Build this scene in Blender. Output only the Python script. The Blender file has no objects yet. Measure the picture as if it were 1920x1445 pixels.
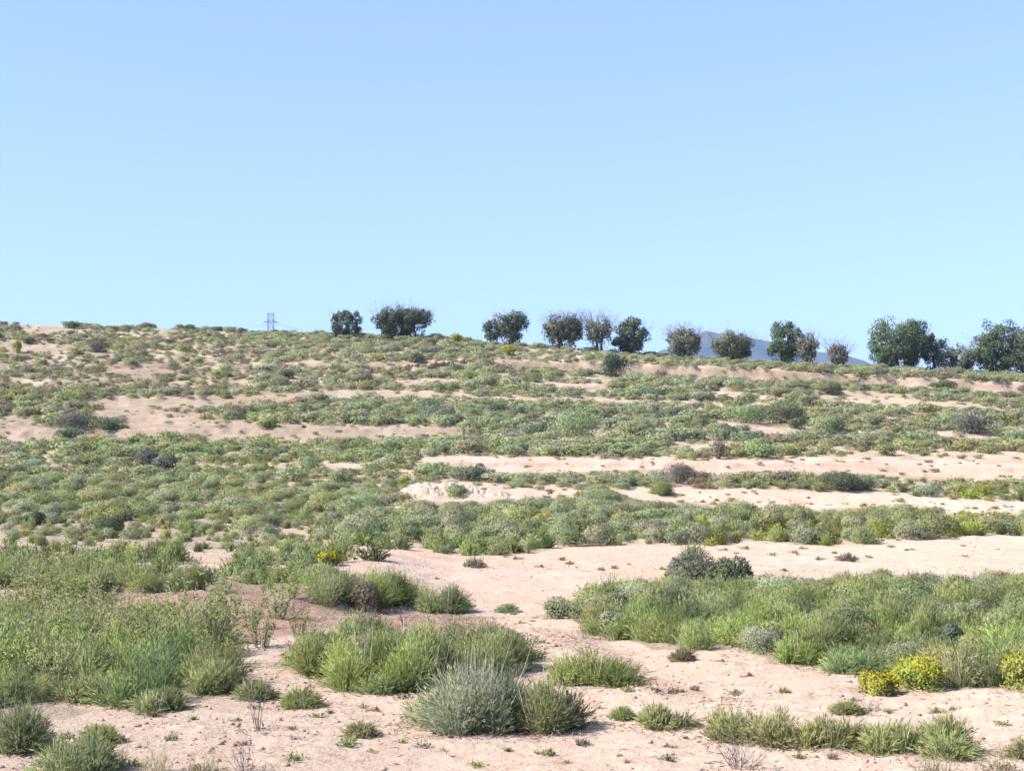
import bpy, math, random
import numpy as np
from mathutils import Vector, Matrix

# ------------------------------------------------------------------ scene basics
S = bpy.context.scene
COL = S.collection
RNG = np.random.default_rng(11)
random.seed(11)
R = math.radians

W, Hh, F = 1920.0, 1445.0, 2640.0        # photograph size and focal length in its pixels
EYE = 905.0                              # image row of the eye level
PITCH = math.atan((EYE - Hh / 2) / F)
CAM_Z = 1.7
CT, ST = math.cos(PITCH), math.sin(PITCH)


def project(x, y, z):
    zz = np.asarray(z) - CAM_Z
    d = np.asarray(y) * CT + zz * ST
    yc = zz * CT - np.asarray(y) * ST
    return W / 2 + F * np.asarray(x) / d, Hh / 2 - F * yc / d


def z_at(py, y):
    return CAM_Z + y * np.tan(PITCH + np.arctan((Hh / 2 - py) / F))


# ------------------------------------------------------------------ noise
_PERM = np.random.default_rng(5).random((256, 256))


def vnoise(x, y):
    xi, yi = np.floor(x).astype(int), np.floor(y).astype(int)
    fx, fy = x - xi, y - yi
    fx, fy = fx * fx * (3 - 2 * fx), fy * fy * (3 - 2 * fy)
    a = _PERM[xi % 256, yi % 256]; b = _PERM[(xi + 1) % 256, yi % 256]
    c = _PERM[xi % 256, (yi + 1) % 256]; d = _PERM[(xi + 1) % 256, (yi + 1) % 256]
    return (a * (1 - fx) + b * fx) * (1 - fy) + (c * (1 - fx) + d * fx) * fy


def fbm(x, y, o=4):
    s, a, t = 0.0, 1.0, 0.0
    for k in range(o):
        s = s + a * (vnoise(x * 2 ** k + 17.3 * k, y * 2 ** k + 9.1 * k) - 0.5)
        t += a
        a *= 0.5
    return s / t


def sstep(a, b, v):
    t = np.clip((v - a) / (b - a), 0, 1)
    return t * t * (3 - 2 * t)


# ------------------------------------------------------------------ terrain
KN = (np.array([-900, 0, 480, 960, 1440, 1920, 2800]) - 960) / F


def ext(v):
    v = list(v)
    return np.array([v[0]] + v + [v[-1]], float)


BREAKS = [            # (depth Y at five columns), (image row at five columns)
    ([30] * 5, [1040, 1042, 1047, 1050, 1052]),
    ([38] * 5, [1000, 1000, 1003, 1004, 1007]),
    ([47] * 5, [962, 962, 963, 968, 975]),
    ([54] * 5, [926, 926, 930, 942, 954]),
    ([54.9] * 5, [921, 921, 922, 930, 944]),
    ([63] * 5, [880, 880, 877, 880, 888]),
    ([63.6] * 5, [873, 873, 864, 868, 876]),
    ([77] * 5, [820, 814, 813, 825, 833]),
    ([77.6] * 5, [808, 801, 803, 818, 827]),
    ([90] * 5, [752, 754, 757, 764, 774]),
    ([90.8] * 5, [746, 747, 748, 755, 766]),
    ([97] * 5, [724, 724, 729, 737, 754]),
    ([97.8] * 5, [715, 715, 721, 729, 746]),
    ([105] * 5, [690, 692, 694, 713, 739]),
    ([105.5] * 5, [684, 684, 676, 693, 719]),
    ([112, 112, 111, 111, 111], [655, 660, 661, 688, 714]),
    ([138, 130, 119, 119, 119], [609, 623, 648, 683, 708]),
    ([150, 142, 131, 131, 131], [612, 627, 654, 688, 713]),
    ([460] * 5, [624, 636, 662, 696, 720]),
]
_BY = [ext(a) for a, b in BREAKS]
_BZ = [z_at(ext(b), ext(a)) for a, b in BREAKS]


def terrain(x, y, detail=True):
    x = np.asarray(x, float); y = np.asarray(y, float)
    u = np.clip(x / np.maximum(y, 6.0), KN[0], KN[-1])
    yw = y + (fbm(x * 0.16 + 3, y * 0.05, 3) * 1.8 + fbm(x * 0.8, y * 0.3 + 8, 2) * 0.7 + fbm(x * 0.85, y * 0.7 + 3, 4) * 0.6 + fbm(x * 7.3, y * 2.5 + 3, 3) * 0.22) * sstep(35, 55, y) * (1 - sstep(150, 200, y))
    z = np.zeros_like(u)
    py_, pz_ = np.full_like(u, 24.0), np.zeros_like(u)
    for by, bz in zip(_BY, _BZ):
        Y = np.interp(u, KN, by); Z = np.interp(u, KN, bz)
        m = (yw > py_) & (yw <= Y)
        t = (yw - py_) / (Y - py_)
        z = np.where(m, pz_ + (Z - pz_) * t, z)
        py_, pz_ = Y, Z
    z = np.where(yw > py_, pz_ - 0 * yw, z)
    # raised earth bank with plants on the left of the near ground
    edge = 18.2 + fbm(x * 0.5, x * 0 + 2.0, 3) * 2.6
    lat = 1 - sstep(-2.6, -1.0, x)
    z = z + 0.22 * sstep(-0.55, 0.55, y - edge) * lat * (1 - sstep(26, 36, y))
    # low hump that carries the meadow
    z = z + 0.16 * np.exp(-(((x - 4.6) / 3.6) ** 2 + ((y - 17.5) / 3.6) ** 2))
    if detail:
        near = 1 - sstep(30, 60, y)
        z = z + fbm(x * 0.35, y * 0.35, 3) * 0.22 * sstep(-5, 16, y) * (1 - sstep(200, 400, y))
        z = z + fbm(x * 1.7 + 40, y * 1.7, 3) * (0.05 + 0.03 * (1 - near)) * (1 - sstep(200, 400, y))
        z = z + (fbm(x * 7 + 5, y * 7, 3) * 0.03 + np.abs(fbm(x * 4 + 15, y * 4, 4)) * 0.16 * lat * sstep(-2.2, -.4, y - edge) * (1 - sstep(.8, 2.5, y - edge))) * near + (fbm(x * 1.9, y * 1.9 + 70, 4) * 0.13 + fbm(x * 5.5, y * 5.5, 3) * .07) * sstep(45, 70, y) * (1 - sstep(118, 150, y))
    return z


def ground_hit(px, py):
    ys = np.arange(6.5, 160, 0.05)
    zr = z_at(py, ys)
    d = ys * CT + (zr - CAM_Z) * ST
    xs = (px - W / 2) / F * d
    zt = terrain(xs, ys)
    k = np.nonzero(zr <= zt)[0]
    if len(k) == 0:
        k = [int(np.argmin(zr - zt))]
    k = k[0]
    return xs[k], ys[k], zt[k]


# ------------------------------------------------------------------ picture-space helpers for the survey of bare ground
def poly(*pts):
    return np.array(pts, float)


def inside(p, x, y):
    x = np.asarray(x); y = np.asarray(y)
    r = np.zeros(x.shape, bool)
    n = len(p)
    for i in range(n):
        x0, y0 = p[i]; x1, y1 = p[(i + 1) % n]
        c = ((y0 > y) != (y1 > y))
        with np.errstate(divide='ignore', invalid='ignore'):
            xx = (x1 - x0) * (y - y0) / (y1 - y0 + 1e-9) + x0
        r ^= c & (x < xx)
    return r


BARE = [
    # terrace strip D
    poly((790, 857), (850, 853), (960, 855), (1060, 855), (1150, 862), (1240, 856), (1300, 862), (1360, 855), (1400, 862), (1490, 856), (1590, 858), (1710, 856), (1810, 850), (2350, 860), (2350, 893), (1780, 895), (1635, 888), (1525, 883), (1320, 885), (1230, 878), (1085, 884), (960, 887), (900, 880), (800, 868)),
    # strip C
    poly((1170, 915), (1220, 914), (1270, 917), (1340, 917), (1410, 920), (1485, 922), (1585, 922), (1675, 920), (1700, 930), (1760, 932), (1835, 937), (1890, 940), (2350, 945), (2350, 968), (1850, 962), (1760, 960), (1750, 952), (1660, 948), (1585, 950), (1525, 955), (1460, 947), (1385, 945), (1330, 938), (1240, 942), (1195, 937), (1170, 927)),
    poly((1010, 912), (1060, 914), (1100, 922), (1095, 932), (1020, 930)),
    poly((580, 862), (640, 866), (690, 872), (700, 880), (640, 876), (585, 872)),
    poly((720, 880), (790, 880), (780, 890), (730, 890)),
    poly((750, 925), (800, 905), (880, 900), (960, 912), (1005, 925), (990, 936), (900, 940), (760, 940)),
    # strip F (left, below the bank)
    poly((-400, 775), (60, 785), (85, 800), (100, 815), (60, 828), (-400, 828)),
    poly((230, 790), (330, 785), (420, 788), (480, 795), (560, 795), (620, 800), (720, 800), (800, 800), (870, 805), (905, 812), (860, 817), (740, 820), (640, 818), (540, 822), (440, 818), (330, 812), (240, 808)),
    poly((150, 757), (240, 750), (330, 745), (450, 745), (560, 735), (640, 742), (560, 755), (440, 762), (340, 768), (230, 772)),
    poly((140, 766), (260, 775), (400, 775), (420, 783), (300, 784), (180, 780)),
    # strips H
    poly((560, 738), (640, 730), (720, 733), (800, 735), (900, 742), (1000, 745), (1100, 748), (1200, 752), (1190, 760), (1080, 756), (980, 752), (880, 750), (760, 745), (640, 745)),
    poly((735, 712), (800, 710), (865, 712), (850, 722), (790, 726), (750, 724)),
    poly((975, 720), (1040, 717), (1140, 722), (1150, 732), (1090, 734), (1000, 728)),
    # bank I
    poly((925, 676), (990, 676), (1060, 682), (1120, 688), (1180, 690), (1260, 690), (1330, 697), (1400, 700), (1480, 707), (1560, 707), (1640, 712), (1720, 716), (1790, 718), (1830, 722), (2350, 722), (2350, 741), (1860, 738), (1800, 732), (1700, 730), (1620, 722), (1540, 716), (1440, 714), (1340, 708), (1240, 704), (1190, 702), (1120, 697), (1020, 690), (930, 686)),
    # strips J
    poly((1310, 735), (1370, 733), (1440, 740), (1450, 748), (1380, 746), (1320, 742)),
    poly((1530, 742), (1600, 742), (1680, 745), (1740, 752), (1840, 757), (1835, 768), (1740, 766), (1640, 762), (1560, 756), (1530, 750)),
    poly((1375, 800), (1440, 800), (1510, 806), (1500, 813), (1420, 811)),
    poly((1250, 828), (1330, 826), (1400, 830), (1390, 838), (1290, 840)),
    # upper left slope
    poly((30, 606), (90, 606), (125, 612), (120, 624), (60, 626), (30, 616)),
    poly((-400, 636), (20, 640), (60, 645), (130, 648), (160, 655), (100, 662), (40, 656), (-400, 650)),
    poly((190, 692), (290, 684), (320, 700), (290, 712), (210, 706)),
    poly((280, 617), (310, 615), (330, 622), (300, 626)),
    poly((230, 820), (320, 818), (320, 824), (230, 826)),
    # sand crossing on the near flat
    poly((640, 1022), (700, 1030), (780, 1028), (860, 1042), (980, 1040), (1060, 1027), (1135, 1025), (1200, 1020), (1240, 1022), (1340, 1022), (1385, 1015), (1430, 1015), (1525, 1022), (1635, 1020), (1670, 1010), (1710, 1012), (1760, 1012), (1810, 1004), (2350, 1002), (2350, 1078), (1835, 1065), (1710, 1065), (1625, 1052), (1560, 1058), (1500, 1054), (1435, 1060), (1395, 1067), (1380, 1050), (1310, 1040), (1270, 1042), (1240, 1062), (1175, 1062), (1150, 1072), (1100, 1085), (1060, 1115), (1000, 1125), (1005, 1150), (1060, 1160), (1110, 1172), (1000, 1215), (890, 1150), (780, 1085), (740, 1060), (660, 1045)),
]
SPARSE = [(poly((-400, 595), (420, 610), (640, 680), (300, 735), (160, 700), (-400, 690)), 1.0),
          (poly((380, 640), (760, 650), (760, 720), (400, 720)), 0.8),
          (poly((-400, 990), (350, 978), (640, 1000), (650, 1040), (400, 1050), (-400, 1045)), 0.40),
          (poly((1850, 720), (2350, 720), (2350, 820), (1600, 820), (1560, 770)), 0.75),
          (poly((1500, 835), (2350, 835), (2350, 858), (1500, 858)), 0.55)]


# ------------------------------------------------------------------ object helpers
def tag(o, label=None, cat=None, group=None, kind=None):
    if label: o['label'] = label
    if cat: o['category'] = cat
    if group: o['group'] = group
    if kind: o['kind'] = kind
    return o


def empty(name, loc, rz=0.0):
    o = bpy.data.objects.new(name, None)
    COL.objects.link(o)
    o.empty_display_size = 0.2
    o.location = loc
    o.rotation_euler.z = rz
    return o


def mesh_from(name, v, t, attr=None, col=None, smooth=False, nrm=None):
    me = bpy.data.meshes.new(name)
    v = np.ascontiguousarray(v, np.float32); t = np.ascontiguousarray(t, np.int32)
    n = t.shape[1]
    me.vertices.add(len(v)); me.vertices.foreach_set('co', v.ravel())
    me.loops.add(t.size); me.loops.foreach_set('vertex_index', t.ravel())
    me.polygons.add(len(t)); me.polygons.foreach_set('loop_start', np.arange(0, t.size, n, dtype=np.int32))
    me.update(calc_edges=True)
    if smooth:
        me.polygons.foreach_set('use_smooth', np.ones(len(t), bool))
    if attr is not None:
        for k, a in attr.items():
            at = me.attributes.new(k, 'FLOAT', 'POINT'); at.data.foreach_set('value', np.ascontiguousarray(a, np.float32))
    if nrm is None and attr is not None and 'tint' in attr:
        nrm = np.tile([0.0, 0.0, 1.0], (len(v), 1))
    if nrm is not None:
        at = me.attributes.new('nrm', 'FLOAT_VECTOR', 'POINT'); at.data.foreach_set('vector', np.ascontiguousarray(nrm, np.float32).ravel())
    if col is not None:
        at = me.attributes.new('col', 'FLOAT_COLOR', 'POINT')
        c4 = np.ones((len(v), 4), np.float32); c4[:, :3] = col
        at.data.foreach_set('color', c4.ravel())
    return me


def link(name, me, mat, parent=None, loc=None):
    o = bpy.data.objects.new(name, me)
    COL.objects.link(o)
    if mat and not me.materials:
        me.materials.append(mat)
    if parent: o.parent = parent
    if loc is not None: o.location = loc
    return o


class Parts:
    """collects vertices / triangles / tint of many small pieces of one mesh"""
    def __init__(s):
        s.v, s.t, s.a, s.n = [], [], [], 0

    def add(s, v, t, a):
        s.v.append(v); s.t.append(t + s.n); s.a.append(a); s.n += len(v)

    def get(s):
        return np.concatenate(s.v), np.concatenate(s.t), np.concatenate(s.a)


def mound_normals(v, r, h):
    """outward direction of a rounded plant at each of its leaves"""
    n = np.stack([v[:, 0] / (r * r), v[:, 1] / (r * r), np.maximum(v[:, 2], 0) / (h * h) * .8 + .25 / h], 1)
    return n / (np.linalg.norm(n, axis=1, keepdims=True) + 1e-9)


def unit(v):
    return v / (np.linalg.norm(v, axis=-1, keepdims=True) + 1e-9)


def rand_dirs(rng, n):
    return unit(rng.normal(size=(n, 3)))


def strips(P, pts, w, side, tint):
    """pts (n,k,3) centre lines, tapered flat strips"""
    n, k, _ = pts.shape
    tp = np.linspace(1, 0.12, k)[None, :, None] * w[:, None, None]
    L = pts - side[:, None, :] * tp * 0.5
    Rr = pts + side[:, None, :] * tp * 0.5
    v = np.stack([L, Rr], 2).reshape(-1, 3)
    base = (np.arange(n) * k * 2)[:, None]
    f = []
    for j in range(k - 1):
        a, b, c, d = base + 2 * j, base + 2 * j + 1, base + 2 * j + 2, base + 2 * j + 3
        f.append(np.concatenate([a, b, d], 1)); f.append(np.concatenate([a, d, c], 1))
    P.add(v, np.concatenate(f), np.repeat(tint, k * 2))


def leaves(P, pos, axis, side, ln, wd, tint):
    """pointed diamond leaves; leaves that show smaller than a pixel or two are plain triangles"""
    n = len(pos)
    if n and float(np.mean(wd)) > .010 and float(np.mean(ln)) < .125:
        v = np.stack([pos - side * (wd * .72)[:, None], pos + side * (wd * .72)[:, None], pos + axis * (ln * .95)[:, None]], 1).reshape(-1, 3)
        P.add(v, np.arange(n * 3).reshape(-1, 3), np.repeat(tint, 3))
        return
    m = pos + axis * (ln * 0.45)[:, None]
    v = np.stack([pos, m - side * (wd * 0.5)[:, None], pos + axis * ln[:, None], m + side * (wd * 0.5)[:, None]], 1).reshape(-1, 3)
    b = (np.arange(n) * 4)[:, None]
    P.add(v, np.concatenate([np.concatenate([b, b + 1, b + 2], 1), np.concatenate([b, b + 2, b + 3], 1)]), np.repeat(tint, 4))


def tussock_geo(rng, n, Rr, H, w, nleaf, leaf_len, leaf_w, lobes=1, droop=0.25):
    """fan of fine stems that rise from a small foot and end on a dome, with short narrow leaves along them"""
    P = Parts()
    cx = np.zeros((lobes, 2)); ch = np.ones(lobes); cr = np.ones(lobes)
    if lobes > 1:
        a = rng.random(lobes) * 6.283; q = np.sqrt(rng.random(lobes)) * 0.62
        cx = np.stack([np.cos(a) * q, np.sin(a) * q], 1); ch = (1.06 - 0.8 * q ** 2) * rng.uniform(0.8, 1.05, lobes); cr = rng.uniform(0.36, 0.56, lobes)
    li = rng.integers(0, lobes, n)
    q = rng.random(n) ** 0.62 * 1.12; a = rng.random(n) * 6.283
    dx, dy = np.cos(a) * q, np.sin(a) * q
    foot = 0.34
    lx, ly, lr, lh = cx[li, 0], cx[li, 1], cr[li], ch[li]
    lr = lr * (1 + .22 * np.cos(a - rng.random() * 6.283) + .16 * np.cos(2 * a + rng.random() * 6.283))
    bx, by = (lx + dx * foot * lr) * Rr, (ly + dy * foot * lr) * Rr
    tx, ty = (lx + dx * lr) * Rr, (ly + dy * lr) * Rr
    tz = H * lh * (np.clip(1 - 0.62 * q ** 2.2, 0.12, 1)) * (rng.uniform(0.55, 1.06, n) + (rng.random(n) < .05) * rng.uniform(0, .3, n))
    jig = rng.normal(size=(n, 2)) * 0.10 * Rr
    base = np.stack([bx, by, np.full(n, -0.03)], 1)
    tip = np.stack([tx + jig[:, 0], ty + jig[:, 1], tz], 1)
    mid = base * 0.62 + tip * 0.38
    mid[:, 2] = tz * (0.55 + droop * np.clip(q, 0, 1))
    k = 4 if w < .010 else 3
    s = np.linspace(0, 1, k)[None, :, None]
    pts = (1 - s) ** 2 * base[:, None] + 2 * s * (1 - s) * mid[:, None] + s ** 2 * tip[:, None]
    sd = unit(np.stack([rng.normal(size=n), rng.normal(size=n), rng.normal(size=n) * 0.2], 1))
    ti = rng.random(n)
    strips(P, pts, w * rng.uniform(0.7, 1.2, n), sd, ti * 0.8)
    if nleaf:
        for j in range(nleaf):
            s = rng.uniform(0.22, 0.98, n)[:, None]
            p = (1 - s) ** 2 * base + 2 * s * (1 - s) * mid + s ** 2 * tip
            tan = unit(2 * (1 - s) * (mid - base) + 2 * s * (tip - mid))
            ax = unit(tan + rand_dirs(rng, n) * 0.42)
            sd = unit(np.cross(ax, rand_dirs(rng, n)))
            leaves(P, p, ax, sd, leaf_len * rng.uniform(0.6, 1.3, n), leaf_w * rng.uniform(0.7, 1.3, n), np.clip(ti * 0.6 + s[:, 0] * 0.4 + rng.normal(size=n) * 0.1, 0, 1))
    return P.get()


def dome_geo(rng, n, Rr, H, leaf_len, leaf_w, lobes=7, twigs=0, inner=0.55, updir=0.45):
    """rounded shrub made of many small leaves gathered in lobes"""
    P = Parts()
    a = rng.random(lobes) * 6.283; q = np.sqrt((np.arange(lobes) + rng.random(lobes)) / lobes) * 0.68
    C = np.stack([np.cos(a) * q * Rr, np.sin(a) * q * Rr, H * rng.uniform(0.42, 0.66, lobes) * (1 - 0.75 * q ** 2)], 1)
    rad = rng.uniform(0.34, 0.52, lobes)
    li = rng.integers(0, lobes, n)
    d = rand_dirs(rng, n); d[:, 2] = np.where(d[:, 2] < -0.25, -d[:, 2], d[:, 2])
    rr = rng.uniform(inner ** 2, 1, n) ** 0.5
    p = C[li] + d * (rr * rad[li])[:, None] * np.array([Rr, Rr, H * 0.8])
    p[:, 2] = np.abs(p[:, 2]) * np.where(rng.random(n) < .38, rng.uniform(.08, 1, n), 1)
    ax = unit(d + np.array([0, 0, updir]) + rand_dirs(rng, n) * 0.55)
    flat = unit(np.cross(d, rand_dirs(rng, n)) + d * .35 + np.array([0, 0, .2]))
    ax = np.where((rng.random(n) < .55)[:, None], flat, ax)
    sd = unit(np.cross(ax, d + rand_dirs(rng, n) * .45))
    leaves(P, p, ax, sd, leaf_len * rng.uniform(0.6, 1.3, n), leaf_w * rng.uniform(0.7, 1.3, n), np.clip(rng.random(n) * 0.7 + (li % 3) * 0.13, 0, 1))
    if twigs:
        base = np.stack([rng.normal(size=twigs) * 0.12 * Rr, rng.normal(size=twigs) * 0.12 * Rr, np.full(twigs, -0.04)], 1)
        i = rng.integers(0, lobes, twigs)
        tip = C[i] + rand_dirs(rng, twigs) * 0.45 * np.array([Rr, Rr, H]); tip[:, 2] = np.abs(tip[:, 2]) + 0.25 * H
        s = np.linspace(0, 1, 4)[None, :, None]
        mid = (base + tip) / 2; mid[:, 2] += 0.1 * H
        pts = (1 - s) ** 2 * base[:, None] + 2 * s * (1 - s) * mid[:, None] + s ** 2 * tip[:, None]
        sd = unit(rng.normal(size=(twigs, 3)))
        strips(P, pts, np.full(twigs, leaf_w * 0.6), sd, np.zeros(twigs))
    return P.get()


def twig_geo(rng, n, Rr, H, w, levels=2, forks=3):
    """bare branching twigs"""
    P = Parts()
    a = rng.random(n) * 6.283
    lean = rng.uniform(0.15, 1.0, n)
    base = np.stack([np.cos(a) * 0.06 * Rr, np.sin(a) * 0.06 * Rr, np.full(n, -0.03)], 1)
    tip = np.stack([np.cos(a) * lean * Rr * 0.75, np.sin(a) * lean * Rr * 0.75, H * (0.95 - 0.55 * lean ** 2) * rng.uniform(0.6, 1, n)], 1)
    ww = np.full(n, w)
    for lv in range(levels + 1):
        m = len(base)
        s = np.linspace(0, 1, 4)[None, :, None]
        mid = (base + tip) / 2 + rand_dirs(rng, m) * 0.12 * np.linalg.norm(tip - base, axis=1, keepdims=True)
        pts = (1 - s) ** 2 * base[:, None] + 2 * s * (1 - s) * mid[:, None] + s ** 2 * tip[:, None]
        for turn in range(2):
            sd = unit(np.cross(unit(tip - base), rand_dirs(rng, m)))
            strips(P, pts, ww, sd, rng.random(m))
        if lv == levels: break
        r = np.repeat(np.arange(m), forks)
        s = rng.uniform(0.35, 0.95, len(r))[:, None]
        nb = (1 - s) ** 2 * base[r] + 2 * s * (1 - s) * mid[r] + s ** 2 * tip[r]
        d = unit(unit(tip[r] - base[r]) + rand_dirs(rng, len(r)) * 0.75 + np.array([0, 0, 0.15]))
        L = np.linalg.norm(tip[r] - base[r], axis=1, keepdims=True) * rng.uniform(0.3, 0.6, (len(r), 1))
        base, tip = nb, nb + d * L
        tip[:, 2] = np.maximum(tip[:, 2], 0.01)
        ww = ww[r] * 0.6
    return P.get()


def tubes(P, pts, rad, sides=6):
    """one tapered tube through pts (k,3) with radii (k)"""
    pts = np.asarray(pts, float); k = len(pts)
    T = unit(np.gradient(pts, axis=0))
    ref = np.array([0.31, 0.17, 0.93]) if abs(T[0, 2]) < 0.8 else np.array([0.95, 0.1, 0.2])
    A = unit(np.cross(T, ref)); B = np.cross(T, A)
    an = np.arange(sides) / sides * 2 * math.pi
    v = pts[:, None] + (A[:, None] * np.cos(an)[None, :, None] + B[:, None] * np.sin(an)[None, :, None]) * np.asarray(rad)[:, None, None]
    v = v.reshape(-1, 3)
    f = []
    for j in range(k - 1):
        for i in range(sides):
            a, b = j * sides + i, j * sides + (i + 1) % sides
            f += [[a, b, b + sides], [a, b + sides, a + sides]]
    for i in range(1, sides - 1):
        f += [[0, i + 1, i], [(k - 1) * sides, (k - 1) * sides + i, (k - 1) * sides + i + 1]]
    P.add(v, np.array(f), np.full(len(v), 0.5))


# ------------------------------------------------------------------ materials
def new_mat(name):
    m = bpy.data.materials.new(name); m.use_nodes = True
    nt = m.node_tree; nt.nodes.clear()
    out = nt.nodes.new('ShaderNodeOutputMaterial')
    return m, nt, out


def N(nt, t, **kw):
    n = nt.nodes.new(t)
    for k, v in kw.items():
        setattr(n, k, v)
    return n


def foliage_material(name, source, transl=0.40, fixed=None, blend=2.6):
    """thin leaves: diffuse plus light passing through; the plant's own colour varied from leaf to leaf"""
    m, nt, out = new_mat(name)
    L = nt.links.new
    if source == 'object':
        c = N(nt, 'ShaderNodeObjectInfo').outputs['Color']
    elif source == 'attr':
        c = N(nt, 'ShaderNodeAttribute', attribute_name='col').outputs['Color']
    else:
        r = N(nt, 'ShaderNodeRGB'); r.outputs[0].default_value = (*fixed, 1); c = r.outputs[0]
    t = N(nt, 'ShaderNodeAttribute', attribute_name='tint').outputs['Fac']
    ramp = N(nt, 'ShaderNodeValToRGB')
    e = ramp.color_ramp.elements
    e[0].position, e[0].color = 0.0, (0.78, 0.80, 0.82, 1)
    e[1].position, e[1].color = 1.0, (1.24, 1.19, 1.0, 1)
    k = ramp.color_ramp.elements.new(0.55); k.color = (1.0, 1.0, 0.95, 1)
    L(t, ramp.inputs[0])
    mul = N(nt, 'ShaderNodeMix', data_type='RGBA', blend_type='MULTIPLY'); mul.inputs[0].default_value = 1
    L(c, mul.inputs[6]); L(ramp.outputs[0], mul.inputs[7])
    d = N(nt, 'ShaderNodeBsdfDiffuse'); tr = N(nt, 'ShaderNodeBsdfTranslucent')
    # leaves of a dense plant lie mostly along its rounded outside: blend each leaf's own facing with that of the crown
    an = N(nt, 'ShaderNodeAttribute', attribute_name='nrm')
    vt = N(nt, 'ShaderNodeVectorTransform', vector_type='NORMAL', convert_from='OBJECT', convert_to='WORLD')
    L(an.outputs['Vector'], vt.inputs[0])
    g = N(nt, 'ShaderNodeNewGeometry')
    sc = N(nt, 'ShaderNodeVectorMath', operation='SCALE'); sc.inputs['Scale'].default_value = blend; L(vt.outputs[0], sc.inputs[0])
    ad = N(nt, 'ShaderNodeVectorMath', operation='ADD'); L(sc.outputs[0], ad.inputs[0]); L(g.outputs['Normal'], ad.inputs[1])
    nm = N(nt, 'ShaderNodeVectorMath', operation='NORMALIZE'); L(ad.outputs[0], nm.inputs[0])
    L(nm.outputs[0], d.inputs['Normal'])
    mx = N(nt, 'ShaderNodeMixShader'); mx.inputs[0].default_value = transl
    L(mul.outputs[2], d.inputs[0]); L(mul.outputs[2], tr.inputs[0])
    L(d.outputs[0], mx.inputs[1]); L(tr.outputs[0], mx.inputs[2]); L(mx.outputs[0], out.inputs[0])
    return m


def plain_material(name, c0, c1, scale=6.0, rough=0.9, bump=0.0):
    m, nt, out = new_mat(name)
    L = nt.links.new
    tc = N(nt, 'ShaderNodeTexCoord')
    no = N(nt, 'ShaderNodeTexNoise'); no.inputs['Scale'].default_value = scale; no.inputs['Detail'].default_value = 6
    L(tc.outputs['Object'], no.inputs[0])
    r = N(nt, 'ShaderNodeValToRGB'); r.color_ramp.elements[0].color = (*c0, 1); r.color_ramp.elements[1].color = (*c1, 1)
    r.color_ramp.elements[0].position = 0.3; r.color_ramp.elements[1].position = 0.7
    L(no.outputs[0], r.inputs[0])
    b = N(nt, 'ShaderNodeBsdfPrincipled'); b.inputs['Roughness'].default_value = rough
    b.inputs['Specular IOR Level'].default_value = 0.15
    L(r.outputs[0], b.inputs[0]); L(b.outputs[0], out.inputs[0])
    if bump:
        bm = N(nt, 'ShaderNodeBump'); bm.inputs['Strength'].default_value = bump; bm.inputs['Distance'].default_value = 0.05
        L(no.outputs[0], bm.inputs['Height']); L(bm.outputs[0], b.inputs['Normal'])
    return m


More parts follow.
